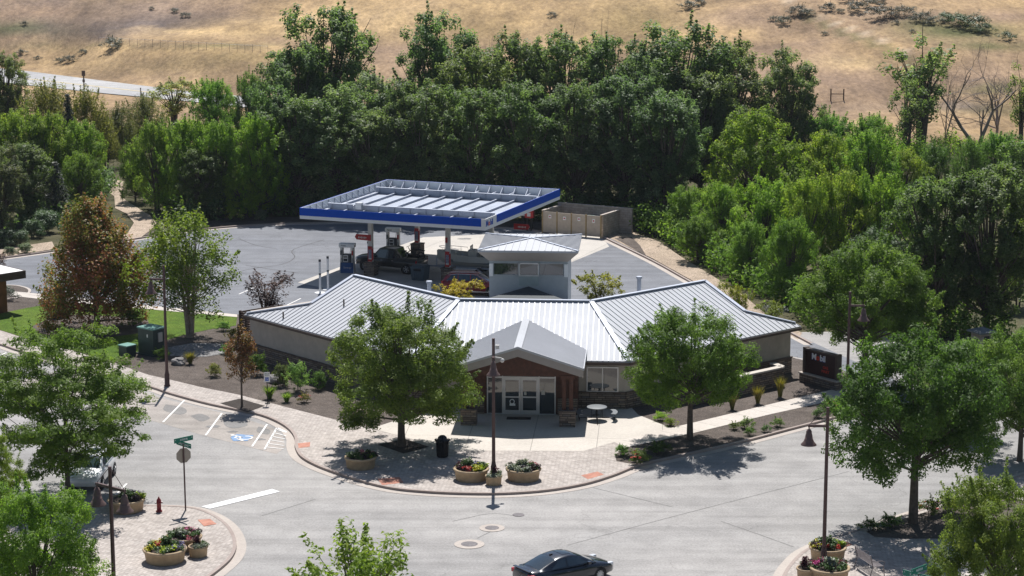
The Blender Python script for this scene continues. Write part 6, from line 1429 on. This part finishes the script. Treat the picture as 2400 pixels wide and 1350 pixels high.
# ---- shrubs and grasses, each a thing
def shrub(kind, nm, px, b, hm, rm, lab, tone=(1, 1, 1), z=SZ, cat="shrub", group=None): return place(kind, nm, lab, cat, G(px, b, z), hm, rm, group, None, None, tone)
for a in [
 ('yellow', 'golden_shrub', 1072, 712, 1.9, 1.75, "golden leaved shrub behind the roof left of the tower", (1.25, 1.1, 1)),
 ('yellow', 'golden_shrub', 1405, 716, 2.5, 2.1, "yellow green upright shrub behind the roof right of the tower", (.75, .95, 1)),
 ('yellow', 'golden_shrub', 1725, 742, 2.6, 1.3, "yellow green shrub behind the right roof wing's end", (.7, .9, 1)),
 ('yellow', 'golden_shrub', 1810, 762, 1.7, 1.2, "low yellow green shrub by the right roof corner", (.6, .85, 1)),
 ('hedge', 'clipped_shrub', 611, 517, 1.0, .62, "round clipped pale shrub on the lot's back verge", (1.1, 1.1, .9)),
 ('hedge', 'clipped_shrub', 108, 545, 2.0, 1.5, "largest clipped shrub left of the rust maple", (.55, .7, .6)),
 ('hedge', 'clipped_shrub', 100, 518, 1.9, 1.3, "pale clipped shrub behind the largest one", (.9, 1, .9)),
 ('hedge', 'clipped_shrub', 47, 575, 1.4, 1.1, "clipped shrub at the lot's left kerb, paler tips", (.6, .7, .7)),
 ('hedge', 'clipped_shrub', 75, 556, 1.6, 1.1, "clipped shrub wedged between two larger ones at left", (.6, .7, .65)),
 ('hedge', 'clipped_shrub', 14, 578, 1.6, 1.2, "dark clipped shrub cut by the left edge", (.4, .5, .5)),
 ('hedge', 'clipped_shrub', 60, 594, .9, .75, "low spreading shrub on the left kerb", (.8, .85, .7)),
 ('hedge', 'clipped_shrub', 25, 600, .8, .55, "small low shrub left of the spreading one", (.6, .65, .6)),
 ('sage', 'round_shrub', 12, 705, 1.4, 1.25, "grey green round shrub below the kiosk", (.6, .8, .7)),
 ('shrub', 'bed_shrub', 505, 882, .95, .6, "low reddish shrub in the left gravel bed", (1.1, .75, .9)),
 ('shrub', 'bed_shrub', 530, 830, .75, .6, "low bright shrub by the pebble bed", (.9, 1, .9)),
 ('shrub', 'bed_shrub', 522, 776, .7, .6, "small green shrub at the lawn's edge", (.7, .85, .8)),
 ('shrub', 'bed_shrub', 545, 800, 1.0, .55, "brownish shrub against the slatted screen", (.9, .6, .8)),
 ('shrub', 'tall_shrub', 700, 917, 2.1, .85, "tall bright shrub with whitish leaves against the left wing", (1.1, 1.15, 2.0)),
 ('shrub', 'tall_shrub', 662, 905, 1.5, .8, "brown tipped shrub between sign and tall bright shrub", (.6, .5, .8)),
 ('shrub', 'tall_shrub', 600, 880, 1.5, .8, "dark shrub behind the thin young tree", (.5, .55, .7)),
 ('shrub', 'bed_shrub', 745, 912, 1.3, .7, "dark shrub against the wall beside the round street tree", (.5, .6, .7)),
 ('tuftg', 'grass_clump', 632, 935, .85, .5, "round green grass clump behind the access sign", (.8, .9, .9)),
 ('tuftg', 'grass_clump', 672, 942, .6, .42, "small green grass clump right of the access sign", (.9, 1, .9)),
 ('rose', 'rose_bush', 715, 943, .7, .5, "low rose bush with reddish tips in the left bed", (1.5, .9, 1)),
 ('tuft', 'grass_clump', 446, 853, .8, .45, "yellow grass clump beside the pale boulder", (1.1, 1.1, .8)),
 ('shrub', 'bed_shrub', 385, 842, .8, .7, "grey green shrub at the lamp's foot", (.7, .8, .9)),
 ('shrub', 'bed_shrub', 310, 765, 1.3, 1.0, "green shrub under the rust maple's right side", (.7, .8, .8)),
 ('shrub', 'bed_shrub', 820, 972, .5, .5, "low yellowish shrub beside the pink boulder", (1.1, 1, .8)),
 ('rose', 'rose_bush', 1497, 1087, .95, .75, "rose bush with red blooms at the tip of the right gravel strip", (1, 1, 1)),
 ('shrub', 'bed_shrub', 1458, 1068, .65, .55, "green mound at the tip of the right gravel strip", (.8, .95, .8)),
 ('rose', 'rose_bush', 1540, 1062, .8, .8, "dark rose bush in the street tree's shade", (.7, .8, .8)),
 ('shrub', 'bed_shrub', 1552, 985, .55, .5, "yellow green low shrub behind the plaza's right corner", (1.5, 1.4, .9)),
 ('shrub', 'bed_shrub', 1571, 998, .5, .45, "olive low shrub at the edge of the right pavement", (1.2, 1, .8)),
 ('tuft', 'ornamental_grass', 1716, 960, 1.0, .4, "tall yellow grass by the garden wall, leftmost of three", (.8, .8, .8)),
 ('tuft', 'ornamental_grass', 1776, 946, 1.1, .45, "tall yellow grass by the garden wall, middle of three", (1, 1, .7)),
 ('tuft', 'ornamental_grass', 1828, 931, 1.3, .45, "tall yellow grass by the garden wall's end", (1.1, 1.1, .8)),
 ('rose', 'rose_bush', 1722, 1006, .55, .42, "small shrub farthest left in the right kerb strip", (1.1, 1, 1)),
 ('rose', 'rose_bush', 1747, 1003, .75, .55, "largest green shrub of the right kerb strip", (1.2, 1.2, 1)),
 ('rose', 'rose_bush', 1755, 1020, .6, .4, "shrub nearest the kerb in the right strip", (1, 1.1, 1)),
 ('rose', 'rose_bush', 1793, 1012, .5, .35, "dark small shrub in the right kerb strip", (.7, .9, 1)),
 ('rose', 'rose_bush', 1824, 1000, .65, .5, "rounded shrub right of the dark one in the kerb strip", (1.2, 1.2, 1)),
 ('rose', 'rose_bush', 1918, 978, .7, .55, "shaded shrub near the lamp in the right kerb strip", (.8, .9, 1)),
 ('rose', 'rose_bush', 1945, 962, .8, .6, "shrub with dark red bloom at the lamp's foot", (.8, .9, 1)),
 ('rose', 'rose_bush', 1935, 895, .45, .4, "sprawling red flowered plant behind the monument sign", (1, 1, 1)),
 ('rose', 'rose_bush', 2040, 1243, .7, .65, "low dark plant at the left tip of the near right bed", (.8, .9, 1)),
 ('rose', 'rose_bush', 2090, 1236, .8, .8, "spreading plant left of the large dark street tree", (.8, .9, 1)),
 ('rose', 'rose_bush', 2180, 1210, 1.1, .75, "red flowered bush right of the large dark street tree", (1, 1, 1)),
 ('rose', 'rose_bush', 2225, 1200, 1.1, .8, "red flowered bush below the bright street tree", (1, 1, 1)),
 ('sage', 'silver_shrub', 1815, 745, 1.3, 1.0, "silvery shrub in the path's shade behind the right wing", (1.5, 1.6, 1.7))]:
    kind, nm, px, b, h, r, lab, tone = a; shrub(kind, nm, px, b, h, r, lab, tone, z=SZ if b > 700 and px < 2000 or b > 900 else 0)
# blooms on the rose bushes, each set a part of its bush
def flowers(parent, rs, n, R, H, size, m, name="blossom", z0=.35, inv=(1, 1, 1)):
    P = []; Nn = []; T = []
    for k in range(n):
        a, r = rs.rand()*6.28, R*rs.rand()**.5; c_ = np.array([r*math.cos(a), r*math.sin(a), z0+H*(.4+.6*rs.rand())*(1-.4*(r/R)**2)]); p, nn, t = clump_leaves(rs, c_, (size, size, size*.8), 14, 1, rs.rand(), .8); P.append(p); Nn.append(nn); T.append(t)
    P, Nn, T = map(np.concatenate, (P, Nn, T)); me = leaf_mesh(name, leaf_arrays(rs, P, Nn, size*.9, .8), T, m); o = bpy.data.objects.new(name, me); C.objects.link(o); o.parent = parent; return o
rsf = np.random.RandomState(77)
for o in [x for x in C.objects if x.name.startswith('rose_bush')]:
    l = o['label']
    if 'red bloom' in l or 'red flower' in l or 'reddish' in l: flowers(o, rsf, 9 if 'reddish' not in l else 6, .6, .55, .09, PET['red'], z0=.5)
# hillside scrub
for px, py, s_ in ((262, 116, 1.9), (162, 146, 1.2), (140, 148, .8), (196, 128, .8), (88, 140, .7), (50, 128, 1.0), (410, 30, .8), (355, 24, .6), (1614, 22, 1.5), (1640, 12, 1.1), (1838, 58, 1.3), (1812, 50, .7), (1868, 36, 1.5), (1888, 40, 1.2), (1932, 84, .6), (1942, 26, 1.4), (1970, 30, .7), (2010, 28, 1.7), (2042, 18, 1.4), (2066, 44, 2.0), (2120, 38, 1.6), (2100, 58, .7), (2160, 52, 1.5), (2182, 58, 1.2), (2060, 8, 1.3), (1985, 6, 1.2), (2138, 78, .6), (2240, 60, 1.8), (2275, 70, 2.4), (2310, 80, 1.6), (2360, 95, 1.4), (2215, 48, 1.3), (435, 42, .9), (58, 60, .7), (1295, 40, .8), (1490, 108, 1.0)):
    p = on_hill(px, py); place('sage', "scrub_bush", "small dark sagebrush clump on the dry grass hillside" if (px, py) != (262, 116) else "largest dark bush on the bank above the highway", "bush", p, s_*1.15, s_*1.15, "sagebrush clumps on the hill", tone=(.95, .95, .85) if px < 2200 else (.65, 1.05, .45), trunk=False)
# dark undergrowth filling the foot of the woods (one uncountable mass)
def undergrowth(pts, n, hmin, hmax, seed, m, ls=.34, tone=(1, 1, 1)):
    rs = np.random.RandomState(seed); P = []; Nn = []; T = []; seg = [G(*p) for p in pts]; cum = [0]
    for a, b in zip(seg, seg[1:]): cum.append(cum[-1]+(b-a).length)
    for k in range(n):
        s_ = rs.rand()*cum[-1]; i = max(j for j in range(len(seg)-1) if cum[j] <= s_); a, b = seg[i], seg[i+1]; q_ = a+(b-a)*((s_-cum[i])/(cum[i+1]-cum[i]))
        d = rs.rand()*9; h = hmin+(hmax-hmin)*rs.rand(); c_ = np.array([q_.x+rs.normal()*.6, q_.y+d+.6, h*.45]); r = .8+.7*rs.rand()
        p, nn, t = clump_leaves(rs, c_, (r, r, h*.55), int(60*r*(.6+h*.25)), 1, rs.rand(), .5); P.append(p); Nn.append(nn); T.append(t)
    P, Nn, T = map(np.concatenate, (P, Nn, T)); k = P[:, 2] > .02; P, Nn, T = P[k], Nn[k], T[k]
    me = leaf_mesh("undergrowth", leaf_arrays(rs, P, Nn, ls, .5), T, m); o = bpy.data.objects.new("undergrowth", me); C.objects.link(o); o.color = (*tone, 1); tag(o, "dense low leafy undergrowth along the foot of the woods", "undergrowth", None, 'stuff')
undergrowth([(440, 528), (540, 519), (700, 511), (1000, 509), (1270, 522), (1480, 535), (1530, 548)], 190, 1.2, 3.6, 1, L_COTT, .36, (.85, 1, .9))
undergrowth([(1530, 552), (1600, 588), (1680, 632), (1760, 682), (1850, 735), (1930, 770), (2080, 790), (2260, 805), (2420, 815)], 190, 1.0, 3.2, 2, L_BOX, .32, (.75, .85, .8))
undergrowth([(-60, 585), (40, 545), (130, 535), (205, 478), (215, 440)], 80, 1.0, 2.8, 3, L_COTT, .32, (.9, 1.05, .8))
undergrowth([(335, 440), (365, 478), (395, 508), (450, 522)], 50, .8, 2.6, 4, L_BOX, .32, (.6, .75, .7))
undergrowth([(-40, 430), (120, 400), (260, 370), (330, 330), (470, 340), (600, 380), (660, 440)], 110, .8, 2.4, 5, L_WILL, .32, (.8, .95, .7))
undergrowth([(1850, 430), (2000, 400), (2130, 380), (2260, 372), (2420, 380)], 90, .8, 2.6, 6, L_BOX, .34, (1, 1.05, .8))
# ---- boulders
def boulder(px, py, s_, m, lab, seed):
    rs = np.random.RandomState(seed); bm = bmesh.new(); bmesh.ops.create_icosphere(bm, subdivisions=3, radius=1)
    for v in bm.verts:
        k = 1+.35*mnoise.noise(v.co*1.3+Vector((seed, 0, 0)))+.12*mnoise.noise(v.co*3.4); v.co = Vector((v.co.x*k*s_, v.co.y*k*s_*.8, max(-.2, v.co.z*k*s_*.62)))
    me = bpy.data.meshes.new("boulder"); bm.to_mesh(me); bm.free(); me.materials.append(m); o = bpy.data.objects.new("boulder", me); C.objects.link(o); p = G(px, py, SZ); o.location = (p.x, p.y, SZ+s_*.22); o.rotation_euler = (0, 0, seed); tag(o, lab, "boulder")
boulder(419, 853, .55, ROCKG, "pale grey boulder at the foot of the left lamp", 2); boulder(842, 976, .6, ROCK, "pink brown boulder by the round street tree", 5); boulder(648, 896, .65, ROCKG, "grey boulder behind the access sign", 9)
boulder(290, 852, .5, ROCK, "brown boulder near the low green cabinet", 12)
# ---- planters with flowers
def planter(px, py, R, lab, mix_, seed, z=SZ):
    p = G(px, py, z); rs = np.random.RandomState(seed); t = thing("flower_planter", lab, "planter", (p.x, p.y+R*.9, z), rs.rand()*6, "round cast stone planters"); H = .62 if R > .7 else .5
    mb = MB(); mb.lathe([(.001, 0), (R*.86, 0), (R*.88, .03), (R*.94, H*.75), (R*.96, H*.76), (R*1.0, H*.80), (R*1.03, H*.9), (R*1.0, H*.98), (R*.95, H), (R*.88, H*.97), (R*.86, H*.86)], 36); mb.build("bowl", SAND, t)
    mb = MB(); mb.lathe([(R*.87, H*.88), (.001, H*.95)], 24); mb.build("soil", SOIL, t)
    for j, (col, n, size, hh) in enumerate(mix_):
        k0 = rs.rand()*6.28
        P = []; Nn = []; T = []
        for k in range(n):
            sect = k0+(rs.rand()-.5)*(2.0 if n < 9 else 6.28); r = R*(.3+.55*rs.rand()**.6) if hh < .35 else R*.35*rs.rand()
            for m_ in range(6):
                c_ = np.array([r*math.cos(sect)+rs.normal()*.07, r*math.sin(sect)+rs.normal()*.07, H*.95+hh*(.25+.75*rs.rand())*(.9-.3*(r/R))]); pp, nn, tt = clump_leaves(rs, c_, (size*1.3, size*1.3, size), 12, 1, rs.rand(), .7); P.append(pp); Nn.append(nn); T.append(tt)
        P, Nn, T = map(np.concatenate, (P, Nn, T)); me = leaf_mesh("flower_clump", leaf_arrays(rs, P, Nn, size*.9, .6), T, PET[col]); o = bpy.data.objects.new("flower_clump", me); C.objects.link(o); o.parent = t
    return t
A_ = [('green', 16, .10, .3), ('yellow', 5, .10, .3), ('lime', 5, .11, .28), ('lavender', 5, .09, .3), ('burgundy', 6, .10, .32), ('green', 4, .14, .6), ('red', 2, .09, .3)]
B_ = [('green', 12, .10, .3), ('plum', 9, .12, .3), ('silver', 8, .12, .32), ('pink', 4, .10, .25), ('silver', 4, .12, .45)]
C_ = [('green', 14, .10, .28), ('magenta', 5, .11, .26), ('plum', 7, .12, .28), ('silver', 8, .12, .4), ('pink', 3, .1, .25)]
planter(843, 1104, .85, "planter in the tree's shade left of the litter bin, with a pink bloom", [('green', 16, .10, .3), ('plum', 7, .12, .28), ('pink', 3, .1, .22), ('lime', 2, .09, .25)], 1)
planter(1104, 1133, .92, "large planter of yellow and lavender flowers left of the corner lamp", A_, 2)
planter(1157, 1140, .44, "small planter at the foot of the corner lamp", [('green', 8, .08, .22), ('silver', 5, .09, .2), ('burgundy', 3, .09, .45)], 3)
planter(1227, 1133, .92, "large planter of silver and dark plum leaves right of the corner lamp", B_, 4)
planter(380, 1328, 1.0, "large planter of yellow and blue flowers on the near left corner", A_, 5)
planter(426, 1296, .85, "planter of magenta flowers behind the yellow and blue one", C_, 6)
planter(462, 1309, .46, "small planter with spiky dark grass beside the magenta one", [('silver', 8, .09, .22), ('green', 5, .08, .22), ('burgundy', 4, .1, .55)], 7)
planter(290, 1207, .92, "wide planter behind the twin bell lamp with lime plants", [('green', 20, .12, .42), ('plum', 5, .12, .3), ('lime', 4, .11, .3)], 8)
planter(1945, 1322, .85, "planter of lime and lavender flowers behind the right corner lamp", A_, 9)
planter(1950, 1372, .9, "planter of magenta flowers at the bottom edge below the right lamp", C_, 10)
planter(1895, 1362, .5, "small planter with reddish spikes left of the right lamp", [('silver', 8, .09, .24), ('green', 6, .08, .22), ('burgundy', 4, .1, .6)], 11)

# ================================================================== AIR: a thin even veil over the whole valley
hb = MB(); hb.box(0, 800, 44, 1360, 1900, 92); hz_ = hb.build("haze", bpy.data.materials.new("haze_air"), uv=False); tag(hz_, kind='stuff')
hm = hz_.data.materials[0]; hm.use_nodes = True; ht = hm.node_tree
for n_ in list(ht.nodes):
    if n_.type == 'BSDF_PRINCIPLED': ht.nodes.remove(n_)
pv = ht.nodes.new("ShaderNodeVolumePrincipled"); pv.inputs["Color"].default_value = (.80, .88, 1, 1); pv.inputs["Density"].default_value = .00007; pv.inputs["Anisotropy"].default_value = .2
ht.links.new(pv.outputs[0], ht.nodes["Material Output"].inputs["Volume"])
